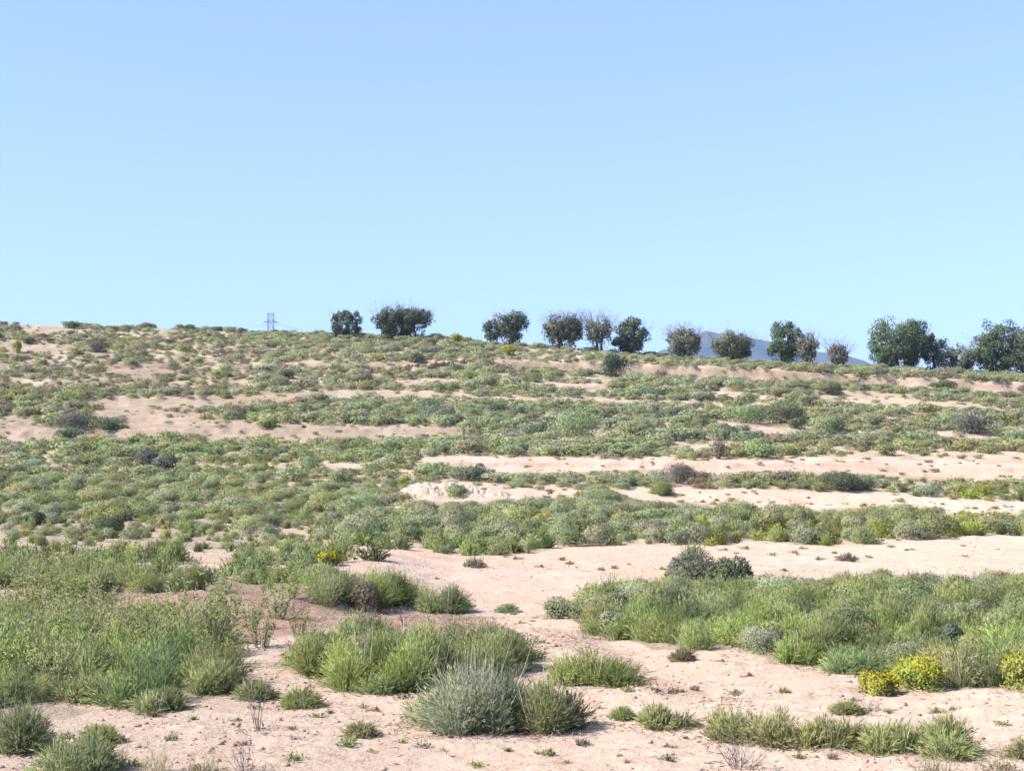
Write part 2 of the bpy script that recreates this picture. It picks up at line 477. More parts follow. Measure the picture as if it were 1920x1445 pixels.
def ground_material():
    m, nt, out = new_mat('sandy_soil')
    L = nt.links.new
    tc = N(nt, 'ShaderNodeTexCoord').outputs['Object']

    def noise(scale, detail=6, rough=0.6, stretch=None):
        n = N(nt, 'ShaderNodeTexNoise'); n.inputs['Scale'].default_value = scale; n.inputs['Detail'].default_value = detail; n.inputs['Roughness'].default_value = rough
        if stretch:
            mp = N(nt, 'ShaderNodeMapping'); mp.inputs['Scale'].default_value = stretch; L(tc, mp.inputs[0]); L(mp.outputs[0], n.inputs[0])
        else:
            L(tc, n.inputs[0])
        return n.outputs[0]

    def ramp(v, p0, p1, c0=(0, 0, 0, 1), c1=(1, 1, 1, 1)):
        r = N(nt, 'ShaderNodeValToRGB'); e = r.color_ramp.elements
        e[0].position, e[1].position, e[0].color, e[1].color = p0, p1, c0, c1
        L(v, r.inputs[0]); return r.outputs[0]

    def mix(f, a, b, mode='MIX'):
        x = N(nt, 'ShaderNodeMix', data_type='RGBA', blend_type=mode)
        if isinstance(f, (int, float)): x.inputs[0].default_value = f
        else: L(f, x.inputs[0])
        for s, v in ((6, a), (7, b)):
            if isinstance(v, tuple): x.inputs[s].default_value = (*v, 1)
            else: L(v, x.inputs[s])
        return x.outputs[2]

    red = N(nt, 'ShaderNodeAttribute', attribute_name='red').outputs['Fac']
    lit = N(nt, 'ShaderNodeAttribute', attribute_name='litter').outputs['Fac']
    base = ramp(noise(0.55, 8, 0.65), 0.34, 0.66, (0.462, 0.348, 0.275, 1), (0.535, 0.425, 0.340, 1))
    base = mix(ramp(noise(2.3, 6, 0.7, (1, 2.2, 1)), 0.46, 0.70), base, (0.42, 0.298, 0.23))
    base = mix(ramp(noise(9, 5, 0.7), 0.30, 0.44, (0.55, 0.55, 0.55, 1), (0, 0, 0, 1)), base, (0.31, 0.215, 0.17))
    base = mix(ramp(noise(.22, 5, .6), .40, .66, (0, 0, 0, 1), (.75, .75, .75, 1)), base, (0.47, 0.335, 0.25))
    base = mix(red, base, ramp(noise(3.0, 6, 0.7), 0.3, 0.7, (0.265, 0.165, 0.125, 1), (0.40, 0.27, 0.212, 1)))
    base = mix(lit, base, ramp(noise(5.0, 6, 0.75), 0.32, 0.68, (0.175, 0.155, 0.095, 1), (0.34, 0.275, 0.195, 1)))
    ab = N(nt, 'ShaderNodeMath', operation='SUBTRACT'); L(noise(2.6, 9, .68), ab.inputs[0]); ab.inputs[1].default_value = .5
    ac = N(nt, 'ShaderNodeMath', operation='ABSOLUTE'); L(ab.outputs[0], ac.inputs[0])
    cr = N(nt, 'ShaderNodeMath', operation='MULTIPLY'); L(ramp(ac.outputs[0], .006, .022, (1, 1, 1, 1), (0, 0, 0, 1)), cr.inputs[0]); L(ramp(noise(1.1, 4, .6), .46, .60, (0, 0, 0, 1), (.8, .8, .8, 1)), cr.inputs[1])
    base = mix(cr.outputs[0], base, (0.27, 0.185, 0.145))
    # grit: small dark crumbs and pale pebbles
    vo = N(nt, 'ShaderNodeTexVoronoi'); vo.inputs['Scale'].default_value = 26; vo.inputs['Randomness'].default_value = 1; L(tc, vo.inputs[0])
    sp = ramp(vo.outputs['Distance'], 0.10, 0.20, (1, 1, 1, 1), (0, 0, 0, 1))
    gate = ramp(noise(4.0, 4, 0.6), 0.50, 0.62)
    spk = N(nt, 'ShaderNodeMath', operation='MULTIPLY'); L(sp, spk.inputs[0]); L(gate, spk.inputs[1])
    base = mix(spk.outputs[0], base, (0.20, 0.14, 0.11))
    v2 = N(nt, 'ShaderNodeTexVoronoi'); v2.inputs['Scale'].default_value = 60; L(tc, v2.inputs[0])
    s2 = N(nt, 'ShaderNodeMath', operation='MULTIPLY'); L(ramp(v2.outputs['Distance'], .12, .25, (1, 1, 1, 1), (0, 0, 0, 1)), s2.inputs[0]); L(ramp(noise(1.6, 5, .6), .42, .60), s2.inputs[1])
    base = mix(s2.outputs[0], base, (0.25, 0.18, 0.145))
    b = N(nt, 'ShaderNodeBsdfDiffuse'); b.inputs['Roughness'].default_value = 0.6
    L(base, b.inputs[0])
    bm = N(nt, 'ShaderNodeBump'); bm.inputs['Strength'].default_value = 0.8; bm.inputs['Distance'].default_value = 0.04
    h = N(nt, 'ShaderNodeMath', operation='ADD')
    L(noise(6.5, 8, 0.72), h.inputs[0]); L(noise(22, 5, 0.7), h.inputs[1])
    L(h.outputs[0], bm.inputs['Height']); L(bm.outputs[0], b.inputs['Normal'])
    L(b.outputs[0], out.inputs[0])
    return m


M_PLANT = foliage_material('plant', 'object')
M_SCRUB = foliage_material('scrub', 'attr')
M_TREE = foliage_material('tree_leaf', 'object', 0.24, None, 1.2)
M_YELLOW = foliage_material('yellow_flower', 'fixed', 0.25, (0.46, 0.385, 0.03))
M_PINK = foliage_material('dusty_flower_head', 'fixed', 0.25, (0.30, 0.235, 0.215))
M_STEM = plain_material('woody_stem', (0.16, 0.12, 0.09), (0.30, 0.24, 0.19), 14)
M_PALE = plain_material('dead_pale_stem', (0.36, 0.33, 0.28), (0.52, 0.48, 0.41), 14)
M_BARK = plain_material('bark', (0.07, 0.055, 0.045), (0.15, 0.12, 0.10), 5, 0.95, 0.4)
M_TWIG = plain_material('bare_twig', (0.16, 0.13, 0.13), (0.25, 0.20, 0.19), 5)
M_GROUND = ground_material()
M_HEAP = plain_material('pale_spoil', (0.33, 0.255, 0.195), (0.46, 0.37, 0.295), 5.0, 0.95, 1.0)
M_CLOD = plain_material('soil_clod', (0.22, 0.15, 0.12), (0.42, 0.29, 0.23), 9, 0.95, 0.3)
M_STONE = plain_material('red_stone', (0.20, 0.11, 0.09), (0.36, 0.22, 0.18), 2.0, 0.95, 0.4)
M_WHITE = plain_material('white_stone', (0.62, 0.60, 0.56), (0.80, 0.78, 0.73), 9, 0.8, 0.2)
M_HILL = plain_material('far_scrub_hill', (0.028, 0.036, 0.030), (0.11, 0.095, 0.08), 0.009, 1.0)
M_STEEL = plain_material('grey_steel', (0.07, 0.075, 0.085), (0.12, 0.125, 0.135), 3, 0.6)

# plant colours (albedo)
SP = {
    'fresh': (0.300, 0.355, 0.135), 'green': (0.285, 0.325, 0.160), 'grey': (0.345, 0.360, 0.235),
    'sage': (0.318, 0.350, 0.200), 'olive': (0.340, 0.350, 0.165), 'lime': (0.375, 0.395, 0.110),
    'brown': (0.285, 0.240, 0.180), 'purple': (0.205, 0.188, 0.168), 'blue': (0.185, 0.225, 0.165),
    'dark': (0.160, 0.185, 0.115), 'deep': (.075, .105, .075), 'pale': (0.385, 0.370, 0.275), 'straw': (0.40, 0.35, 0.22),
}
WORD = {'fresh': 'fresh green', 'green': 'mid green', 'grey': 'grey-green', 'sage': 'sage green', 'olive': 'olive', 'lime': 'yellow-green',
        'brown': 'brownish', 'purple': 'purple-brown', 'blue': 'blue-green', 'dark': 'dark green', 'deep': 'deep green', 'pale': 'pale grey', 'straw': 'straw-coloured'}


def vary(c, rng, a=0.16):
    k = 1 + rng.uniform(-a, a)
    return tuple(np.clip(np.array(c) * k * (1 + rng.uniform(-0.07, 0.07, 3)), 0, 0.9))


# ------------------------------------------------------------------ ground sheet
def build_ground():
    ys = [-60, -30, -15, -6, -2, 1, 3, 4.5]
    y = 5.6
    while y < 134:
        ys.append(y)
        y += min(max(0.0042 * y, 0.045), 0.22)
    while y < 160: ys.append(y); y += 1.2
    while y < 480: ys.append(y); y += 12
    ys += [600, 900, 1500, 2500, 4000, 6500]
    ys = np.array(ys, float)
    us = (np.arange(-1000, 2921, 5.0) - 960) / F
    us = np.concatenate([[-3, -1.6, -1.0, -0.85], us, [0.85, 1.0, 1.6, 3]])
    Y, U = np.meshgrid(ys, us, indexing='ij')
    X = U * np.maximum(Y, 6.0)
    Z = terrain(X, Y)
    v = np.stack([X, Y, Z], -1).reshape(-1, 3)
    r, c = len(ys), len(us)
    i = (np.arange(r - 1)[:, None] * c + np.arange(c - 1)[None]).ravel()
    q = np.stack([i, i + 1, i + c + 1, i + c], 1)
    px, py = project(v[:, 0], np.maximum(v[:, 1], 4), v[:, 2])
    # redder soil where banks are cut and on the left slope; plant litter where plants stand
    slope = np.gradient(Z, axis=0) / np.maximum(np.gradient(Y, axis=0), 1e-3)
    red = sstep(0.28, 0.7, np.abs(slope)).ravel() * 0.55 * sstep(-0.3, 0.3, fbm(v[:, 0] * 0.2, v[:, 1] * 0.1 + 3, 2) + 0.1)
    nz = fbm(v[:, 0] * 0.25 + 9, v[:, 1] * 0.25, 4)
    for p, s in ((poly((380, 1085), (600, 1085), (640, 1150), (900, 1155), (1010, 1200), (900, 1215), (640, 1180), (440, 1215), (190, 1170), (200, 1120)), 1.0),
                 (poly((190, 680), (330, 680), (330, 725), (190, 715)), 0.7), (poly((150, 740), (640, 735), (640, 775), (150, 785)), 0.5),
                 (poly((430, 640), (700, 648), (700, 670), (430, 668)), 0.75), (poly((520, 680), (720, 680), (720, 705), (520, 705)), 0.6),
                 (poly((-40, 770), (900, 775), (900, 830), (-40, 830)), 0.35), (poly((1290, 862), (1960, 868), (1960, 900), (1290, 895)), 0.35),
                 (poly((1000, 1180), (1130, 1190), (1240, 1270), (1320, 1300), (1240, 1310), (1100, 1230)), 0.45)):
        m = inside(p, px + nz * 60, py + nz * 22)
        red = np.maximum(red, np.where(m & (v[:, 1] > 6), s * sstep(-0.35, 0.25, nz + 0.1), 0))
    lit = np.zeros(len(v))
    far = v[:, 1] > 30
    bare = np.zeros(len(v), bool)
    for p in BARE: bare |= inside(p, px, py)
    lit = np.where(far & bare & (v[:, 1] > 66), .62 * sstep(-.35, .2, fbm(v[:, 0] * .9, v[:, 1] * .9 + 2, 3)), lit)
    lit = np.where(far & ~bare, 0.62 * sstep(-0.25, 0.15, fbm(v[:, 0] * 0.5, v[:, 1] * 0.5 + 20, 3)), lit)
    lit = np.where(~far, np.maximum(lit, 0.8 * sstep(0.02, 0.3, fbm(v[:, 0] * 1.1 + 31, v[:, 1] * 1.1, 4)) * inside(poly((620, 1140), (1010, 1160), (1250, 1280), (1150, 1300), (900, 1200), (640, 1190)), px, py)), lit)
    for p in NEARVEG:
        lit = np.where((v[:, 1] > 6) & (v[:, 1] <= 34) & inside(p, px, py), 0.75 * sstep(-0.3, 0.2, nz), lit)
    me = mesh_from('ground', v, q, {'red': red, 'litter': lit}, smooth=True)
    o = link('ground', me, M_GROUND)
    tag(o, kind='structure')
    return o


# polygons of ground that carries dense near plants (feet of the plants)
NEARVEG = [
    poly((1105, 1190), (1085, 1150), (1150, 1120), (1250, 1118), (1400, 1122), (1480, 1112), (1620, 1105), (1700, 1115), (1835, 1115), (2350, 1120), (2350, 1295), (1860, 1290), (1740, 1280), (1600, 1265), (1530, 1262), (1450, 1245), (1420, 1222), (1350, 1215), (1225, 1218), (1200, 1205)),
    poly((-400, 1300), (60, 1318), (180, 1330), (120, 1350), (-400, 1345)),
    poly((-400, 1075), (120, 1070), (300, 1085), (450, 1082), (590, 1075), (600, 1100), (450, 1105), (380, 1100), (250, 1120), (200, 1130), (190, 1170), (430, 1210), (470, 1290), (340, 1325), (130, 1310), (-400, 1330)),
    poly((180, 1150), (240, 1150), (300, 1175), (420, 1160), (455, 1230), (470, 1300), (190, 1320)),
    poly((430, 1070), (600, 1072), (640, 1100), (560, 1112), (440, 1108)),
    poly((535, 1230), (700, 1205), (900, 1215), (985, 1225), (1000, 1260), (880, 1290), (740, 1300), (640, 1295), (545, 1262)),
    poly((580, 1115), (650, 1100), (760, 1105), (770, 1135), (680, 1150), (590, 1140)),
]

HOLES = [poly((195, 1128), (300, 1118), (330, 1160), (220, 1180)), poly((380, 1088), (450, 1092), (590, 1098), (610, 1130), (570, 1205), (440, 1205), (415, 1135))]
build_ground()

# ------------------------------------------------------------------ plants: prototypes by distance
rp = np.random.default_rng(3)


def protos(fn, n):
    out = []
    for i in range(n):
        v, t, a = fn(np.random.default_rng(100 + i + int(rp.integers(1e6))))
        out.append((v.astype(np.float32), t.astype(np.int32), a.astype(np.float32)))
    return out


# tussocks are built with radius 0.4 m and height 0.45 m, shrubs with radius 0.5 m and height 0.6 m
PR = {
    ('t', 0): protos(lambda r: tussock_geo(r, 480, .4, .45, .0062, 7, .054, .0066, lobes=4), 6),
    ('t', 1): protos(lambda r: tussock_geo(r, 150, .4, .45, .012, 6, .068, .0135, lobes=4), 6),
    ('t', 2): protos(lambda r: tussock_geo(r, 80, .4, .45, .016, 5, .075, .024, lobes=4), 6),
    ('s', 0): protos(lambda r: dome_geo(r, 4200, .5, .6, .041, .013, 9, 40), 5),
    ('s', 1): protos(lambda r: dome_geo(r, 1250, .5, .6, .057, .024, 9, 10), 6),
    ('s', 2): protos(lambda r: dome_geo(r, 460, .5, .6, .082, .041, 7, 0), 7),
}
BASE = {'t': (.4, .45), 's': (.5, .6)}
PM = {}
for k, lst in PR.items():
    PM[k] = [mesh_from('tussock_blades' if k[0] == 't' else 'shrub_leaves', v, t, {'tint': a}, nrm=mound_normals(v, *BASE[k[0]])) for v, t, a in lst]
    for me in PM[k]: me.materials.append(M_PLANT)


def lod(y):
    return 0 if y < 21 else (1 if y < 58 else 2)


PLANTS = []     # dicts of every plant that stands as an object of its own
HEROES = []     # (x, y, radius) kept free by the scatter


def place(px0, px1, top, base):
    """ground spot, radius and height of a plant seen between two columns, with the row of its tip and of its foot"""
    cx = (px0 + px1) / 2
    x, y, z = ground_hit(cx, base)
    r = (px1 - px0) / 2 * y / F
    y2 = y + min(r, 1.6) * 0.55
    x2 = (cx - W / 2) / F * y2
    zz = float(terrain(x2, y2))
    top_z = z_at(top, y2)
    r = (px1 - px0) / 2 * y2 / F
    return x2, y2, zz, r, max(top_z - zz, 0.06)


def finish(o, x, y, z, r, h, kind, sp, label, cat, group=None, land=None):
    tag(o, label, cat, group)
    PLANTS.append(dict(o=o, x=x, y=y, r=r, h=h, kind=kind, sp=sp, land=land, label=label))
    HEROES.append((x, y, r * (0.75 if y < 34 else .95)))
    if y > 34: HEROES.append((x * (y - r * 1.3) / y, y - r * 1.3, r * .75))
    return o


rh = np.random.default_rng(21)


def hero_tussock(px0, px1, top, base, sp, label, land=None, dens=1.0, pale=0, droop=.25):
    x, y, z, r, h = place(px0, px1, top, base)
    r *= 1.16
    lv = lod(y)
    n, w, nl, ll, lw = [(1500, .0058, 9, .050, .0058), (560, .010, 7, .065, .011), (190, .02, 4, .10, .028)][lv]
    n = int(.8 * n * dens * min(max(r / 0.4, .5), 2.2) ** 1.3)
    v, t, a = tussock_geo(rh, n, r, h, w, nl, ll, lw, lobes=1 if r < .22 else 6, droop=droop)
    me = mesh_from('tussock_blades', v, t, {'tint': a}, nrm=mound_normals(v, r, h))
    o = link('grass_tussock', me, M_PLANT, None, (x, y, z - 0.01))
    o.color = (*vary(SP[sp], rh, .06), 1)
    if not pale and r > .17 and y < 34: pale = int(14 * r / .3)
    if pale:
        P = Parts()
        m = pale
        a = rh.random(m) * 6.283; q = rh.random(m)
        b = np.stack([np.cos(a) * .3 * r * q, np.sin(a) * .3 * r * q - .1 * r, np.zeros(m)], 1)
        tp = np.stack([np.cos(a) * r * q * .8, np.sin(a) * r * q * .8 - .15 * r, h * rh.uniform(.7, 1.3, m)], 1)
        s = np.linspace(0, 1, 4)[None, :, None]
        mid = (b + tp) / 2 + rand_dirs(rh, m) * .05
        pts = (1 - s) ** 2 * b[:, None] + 2 * s * (1 - s) * mid[:, None] + s ** 2 * tp[:, None]
        for k in range(2): strips(P, pts, np.full(m, .009), unit(rh.normal(size=(m, 3))), rh.random(m))
        v, t, a = P.get()
        link('dead_stems', mesh_from('dead_stems', v, t, {'tint': a}), M_PALE, o)
    return finish(o, x, y, z, r, h, 'tussock', sp, label, 'grass tussock', None, land)


def hero_shrub(px0, px1, top, base, sp, label, land=None, dens=1.0, bloom=0, twigs=0, name='shrub', cat='shrub', mat=None):
    x, y, z, r, h = place(px0, px1, top, base)
    lv = lod(y)
    n, ll, lw = [(11000, .034, .011), (4200, .062, .021), (1100, .105, .044)][lv]
    n = int(.85 * n * dens * min(max(r / 0.5, .5), 2.4) ** 1.3)
    root = empty(name, (x, y, z - .01))
    v, t, a = dome_geo(rh, n, r, h, ll, lw, lobes=7 if r < .5 else 12)
    fv = v
    f = link('foliage', mesh_from('foliage', v, t, {'tint': a}, nrm=mound_normals(v, r, h)), mat or M_PLANT, root)
    f.color = (*vary(SP[sp], rh, .06), 1)
    v, t, a = twig_geo(rh, 14 if not twigs else twigs, r * .95, h * (.9 if not twigs else 1.12), [.012, .02, .035][lv], 1, 4)
    link('stems', mesh_from('stems', v, t, {'tint': a}), M_STEM if not twigs else M_TWIG, root)
    if bloom:
        P = Parts()
        m = int(bloom)
        score = fv[:, 2] / h + .55 * np.hypot(fv[:, 0], fv[:, 1]) / r + rh.normal(size=len(fv)) * .16
        p = fv[np.argsort(-score)[:m * 3]][rh.permutation(m * 3)[:m]] + rh.normal(size=(m, 3)) * .008
        d = unit(p)
        sz = [.017, .036, .08][lv]
        for k in range(2):
            ax = unit(d * .4 + rand_dirs(rh, m)); sd = unit(np.cross(ax, rand_dirs(rh, m)))
            leaves(P, p, ax, sd, np.full(m, sz), np.full(m, sz * .8), rh.random(m))
        v, t, a = P.get()
        link('blossoms', mesh_from('blossoms', v, t, {'tint': a}), M_YELLOW, root)
    return finish(root, x, y, z, r, h, 'shrub', sp, label, cat, None, land)


def hero_twigs(px0, px1, top, base, label, land=None, n=14, w=.008, lv=2, mat=None, forks=3, name='dry_shrub', cat='dry shrub'):
    x, y, z, r, h = place(px0, px1, top, base)
    v, t, a = twig_geo(rh, n, r * 1.3, h * 1.35, w, lv, forks)
    o = link(name, mesh_from('twigs', v, t, {'tint': a}), mat or M_TWIG, None, (x, y, z))
    return finish(o, x, y, z, r, h, 'twig', 'brown', label, cat, None, land)


HT, HS, HW = hero_tussock, hero_shrub, hero_twigs

# --- near ground
HT(765, 1010, 1225, 1372, 'pale', 'big grey-green shrub with pale dead stems in the middle of the near sand', 'the big grey-green shrub on the near sand', 1.1, pale=60)
HT(925, 1105, 1262, 1380, 'olive', 'spiky olive tussock hugging the right flank of the big grey-green shrub', 'the spiky olive tussock by that shrub', 1.1)
HT(760, 900, 1285, 1368, 'olive', 'dry olive tussock hugging the left flank of the big grey-green shrub', None, .8)
HT(840, 990, 1250, 1376, 'sage', 'sage green tussock with white dead stalks in front of the big grey-green shrub', None, .5, pale=26)
HT(515, 660, 1180, 1268, 'fresh', 'dark-based fresh green mound at the left end of the long green hedge of tussocks', 'the left end of the long green mound', 1.2)
HT(590, 770, 1165, 1296, 'fresh', 'tall fresh green mound of fine stems left of the big grey-green shrub', 'the tall fresh green mound', 1.3)
HT(720, 885, 1168, 1298, 'fresh', 'bright yellowish green mound directly behind the big grey-green shrub', 'the bright mound behind the grey-green shrub', 1.3)
HT(860, 1005, 1183, 1262, 'green', 'green mound peeping out behind the right half of the big grey-green shrub', None, 1.2)
HT(1030, 1185, 1212, 1290, 'fresh', 'lone half-round green tussock on the pink sand right of the big grey-green shrub', 'the lone half-round tussock', 1.2)
HT(780, 893, 1088, 1152, 'green', 'lone dark green tussock with thin stalks beside the sandy crossing', 'the lone dark tussock by the sandy crossing', 1.2)
HT(575, 700, 1065, 1140, 'olive', 'olive mound with grey twigs at the left foot of the sandy crossing', 'the olive mound by the sandy crossing', 1.1)
HT(655, 778, 1055, 1138, 'fresh', 'rounded fresh green mound bordering the sandy crossing on its left', 'the rounded mound bordering the crossing', 1.3)
HS(640, 720, 1085, 1150, 'brown', 'brownish twiggy shrub buried in the mounds left of the sandy crossing', None, .5, twigs=30)
HS(1000, 1110, 1112, 1160, 'grey', 'low silvery grey spreading shrub at the left tip of the meadow', 'the low silvery shrub', 1.0)
HS(1090, 1195, 1105, 1165, 'sage', 'silver-green low shrub tucked against the left tip of the meadow', None, 1.0)
HS(1110, 1185, 1135, 1190, 'grey', 'small silvery shrub in front of the left tip of the meadow', None, .9)
HS(1238, 1366, 1028, 1112, 'purple', 'big dark purple-brown bush standing at the back edge of the meadow', 'the big purple-brown bush', 1.0, twigs=34)
HS(1318, 1410, 1036, 1114, 'dark', 'dark green bush joined to the right side of the big purple-brown bush', None, 1.1)
HS(1600, 1668, 1255, 1304, 'lime', 'small bush covered in bright yellow flowers at the front of the meadow', 'the small bright yellow bush', 1.0, bloom=620, name='flowering_shrub', cat='flowering shrub')
HS(1660, 1778, 1222, 1296, 'lime', 'larger round bush with yellow flowers just right of the small yellow one', 'the larger yellow bush', 1.0, bloom=430, name='flowering_shrub', cat='flowering shrub')
HS(1862, 1985, 1220, 1305, 'lime', 'yellow-green dome bush cut off by the right edge of the photo', None, 1.0, bloom=330, name='flowering_shrub', cat='flowering shrub')
HS(1740, 1800, 1165, 1225, 'blue', 'dark blue-green slender bush rising from the middle of the right meadow', 'the dark blue-green bush in the meadow', 1.0)
HT(1520, 1670, 1205, 1262, 'green', 'wide grass-green tussock at the meadow front left of the yellow flowers', None, 1.2)
HT(1440, 1540, 1185, 1246, 'fresh', 'fanned green tussock jutting from the meadow front onto the sand', None, 1.2)
HT(1185, 1290, 1318, 1373, 'olive', 'lone spiky olive tussock on the sand at the left of the near tussock row', 'the lone spiky tussock', .8)
HT(1312, 1440, 1312, 1392, 'olive', 'first broad tussock of the near row right of the lone spiky one', 'the first broad tussock of the near row', 1.0)
HT(1400, 1530, 1322, 1400, 'olive', 'second broad tussock of the near row with a dark hollow base', None, 1.0)
HT(1480, 1610, 1340, 1408, 'olive', 'low spreading tussock joining the two halves of the near row', None, .9)
HT(1600, 1740, 1352, 1416, 'olive', 'wide low tussock in the right half of the near row', None, 1.0)
HT(1690, 1868, 1342, 1420, 'olive', 'tallest tussock at the right end of the near row', 'the tallest tussock of the near row', 1.1)
HT(1866, 1960, 1385, 1425, 'straw', 'sparse straw-tipped tussock at the right border beyond the near row', None, .5)
HT(1556, 1602, 1317, 1342, 'olive', 'tiny tussock alone on the sand behind the near row', 'the tiny tussock behind the near row', .5)
HT(1262, 1294, 1217, 1240, 'brown', 'tiny brown tuft on the sand in front of the meadow', None, .5)
HT(1150, 1185, 1328, 1350, 'olive', 'tiny flat tuft just left of the lone spiky tussock', None, .4)
HT(535, 605, 1288, 1328, 'olive', 'small spiky tussock on the sand left of the tall fresh green mound', 'the small spiky tussock on the sand', .6)
HT(650, 712, 1355, 1382, 'straw', 'tiny dry tuft on the near sand left of the big grey-green shrub', 'the tiny dry tuft', .4)
HT(448, 522, 1275, 1316, 'green', 'small green tuft beside the dry forked stick', None, .6)
HT(345, 470, 1222, 1300, 'olive', 'yellowish olive tussock at the foot of the left weed bank', 'the yellowish tussock below the weed bank', .9)
HT(250, 350, 1285, 1338, 'olive', 'low dry tussock at the sand edge left of the dry forked stick', None, .7)
HT(120, 260, 1262, 1322, 'green', 'pair-crowned green tussock at the sand edge on the left', 'the pair-crowned green tussock', 1.0)
HT(-60, 112, 1312, 1412, 'green', 'dense green mound cut off by the left border near the bottom', 'the dense mound at the left border', 1.3)
HT(70, 235, 1372, 1462, 'green', 'ragged green tussock at the bottom left corner', 'the ragged tussock in the bottom left corner', 1.0)
HT(165, 232, 1358, 1396, 'olive', 'small olive tuft behind the ragged tussock of the bottom left corner', None, .6)
HT(872, 918, 1042, 1064, 'brown', 'small brownish tuft alone on the sandy crossing', 'the brownish tuft on the crossing', .6)
HT(1570, 1602, 1035, 1052, 'brown', 'tiny brown tuft alone on the sand track behind the meadow', None, .6)
HT(935, 970, 1132, 1148, 'sage', 'tiny flat herb on the sand between the lone dark tussock and meadow', None, .4)
HS(597, 638, 1035, 1062, 'lime', 'small round yellow-flowered bush beyond the olive mound', 'the small yellow bush by the mounds', .8, bloom=220, name='flowering_shrub', cat='flowering shrub')
HW(1325, 1430, 1392, 1450, 'dark leafless twig bush on the sand at the bottom edge', 'the leafless twig bush', n=16, w=.007, lv=2)
HW(462, 520, 1282, 1376, 'dry forked stick standing alone on the sand', 'the dry forked stick', n=5, w=.009, lv=2, forks=2)
HW(425, 515, 1398, 1452, 'grey leafless herb at the bottom edge below the dry forked stick', None, n=12, w=.005, lv=2)
for a, b, t_, bs, lab in ((660, 720, 1138, 1166, 'dead twig tuft on the reddish soil under the brownish twiggy shrub'), (730, 790, 1146, 1176, 'dead twig tuft on reddish soil below the rounded mound'),
                          (815, 885, 1148, 1178, 'dead twig tuft right below the lone dark tussock'), (520, 580, 1132, 1162, 'dead twig tuft on the red earth bank'),
                          (900, 960, 1160, 1188, 'dead twig tuft on the trodden soil behind the long green mound'), (1150, 1220, 1240, 1268, 'dead twig tuft on the path right of the lone half-round tussock'),
                          (1060, 1130, 1178, 1200, 'flat dead twig tuft at the left foot of the meadow'), (1590, 1660, 1318, 1342, 'dead twig tuft right of the tiny tussock behind the near row')):
    HW(a, b, t_, bs, lab, n=12, w=.006, lv=2)
HW(1300, 1400, 1300, 1322, 'low sprawl of dead twigs on the sand behind the near tussock row', None, n=8, w=.006, lv=1)
for i, (a, b, t_, bs, lab) in enumerate([(180, 275, 1378, 1450, 'thin straw grass right of the ragged tussock in the bottom left corner'),
                         (265, 360, 1392, 1452, 'second clump of thin straw grass from the bottom left corner'),
                         (350, 440, 1400, 1455, 'third clump of thin straw grass from the bottom left corner'),
                         (1690, 1800, 1402, 1456, 'pale straw grass below the tallest tussock of the near row'),
                         (1790, 1910, 1404, 1456, 'pale straw grass at the bottom right corner')]):
    x, y, z, r, h = place(a, b, t_, bs)
    n = 90
    v, t, tt = tussock_geo(rh, n, r * 1.1, h * 1.1, .0045, 2, .03, .004, lobes=5, droop=.1)
    o = link('straw_grass', mesh_from('straw', v, t, {'tint': tt}), M_PLANT, None, (x, y, z)); o.color = (*SP['straw'], 1)
    finish(o, x, y, z, r * .4, h, 'straw', 'straw', lab, 'straw grass', 'thin straw grasses along the bottom edge')

# --- middle ground and slope
HS(993, 1052, 958, 990, 'lime', 'dense yellow-green bush amid the grey scrub beyond the sandy crossing', 'the yellow-green bush beyond the crossing', 1.1)
HT(1212, 1264, 897, 930, 'fresh', 'bright green round tussock at the left end of a pale track', 'the round tussock at the track end', 1.2)
HS(1228, 1312, 864, 908, 'purple', 'grey-purple feathery bush below the upper pale track', 'the grey-purple feathery bush', .5, twigs=40)
HS(1530, 1622, 878, 922, 'dark', 'dark grey-green bush between the two pale tracks on the right', 'the dark bush between the pale tracks', 1.0)
HS(1580, 1640, 893, 922, 'blue', 'blue-green low bush leaning on the dark bush between the pale tracks', None, 1.0)
HS(1325, 1370, 820, 862, 'brown', 'grey-brown twiggy bush on the lip of the upper pale track', 'the twiggy bush on the track lip', .5, twigs=30)
HS(1385, 1480, 830, 862, 'green', 'rounded green bush casting a dark shadow over the track lip', None, 1.0)
HS(845, 927, 868, 903, 'blue', 'blue-green bush just behind the pale soil heap', 'the blue-green bush behind the soil heap', 1.1)
HS(1022, 1127, 770, 824, 'sage', 'large round sage bush on the middle slope', 'the large round sage bush', 1.2)
HS(1152, 1228, 783, 824, 'sage', 'second round sage bush on the middle slope, right of the large one', 'the second round sage bush', 1.1)
HS(1512, 1592, 774, 814, 'sage', 'rounded grey sage bush on the right slope below bare soil strips', 'the rounded sage bush on the right slope', 1.1)
HS(1780, 1866, 770, 820, 'purple', 'dark purple-brown round bush alone on the right slope', 'the dark round bush on the right slope', 1.0, twigs=30)
HS(1345, 1445, 752, 796, 'sage', 'left part of the long bushy thicket on the right slope', 'the long bushy thicket', 1.1)
HS(1410, 1510, 750, 800, 'dark', 'darker right part of the long bushy thicket on the right slope', None, 1.1)
HS(1478, 1512, 780, 806, 'dark', 'small dark bush at the foot of the long bushy thicket', None, 1.1)
HS(1535, 1592, 714, 742, 'dark', 'dark low bush under the cut earth bank on the right', 'the dark bush under the earth bank', 1.0, twigs=16)
HS(1440, 1490, 726, 745, 'brown', 'brown low bush left of the dark one under the earth bank', None, .9)
HS(1500, 1540, 742, 764, 'dark', 'compact dark green bush at the left end of a short bare strip', None, 1.1)
HS(90, 182, 770, 812, 'purple', 'purple-grey twiggy bush on the bare left terrace', 'the purple-grey bush on the left terrace', .6, twigs=50)
HS(170, 228, 782, 812, 'dark', 'dark green bush against the right side of the purple-grey bush', None, 1.1)
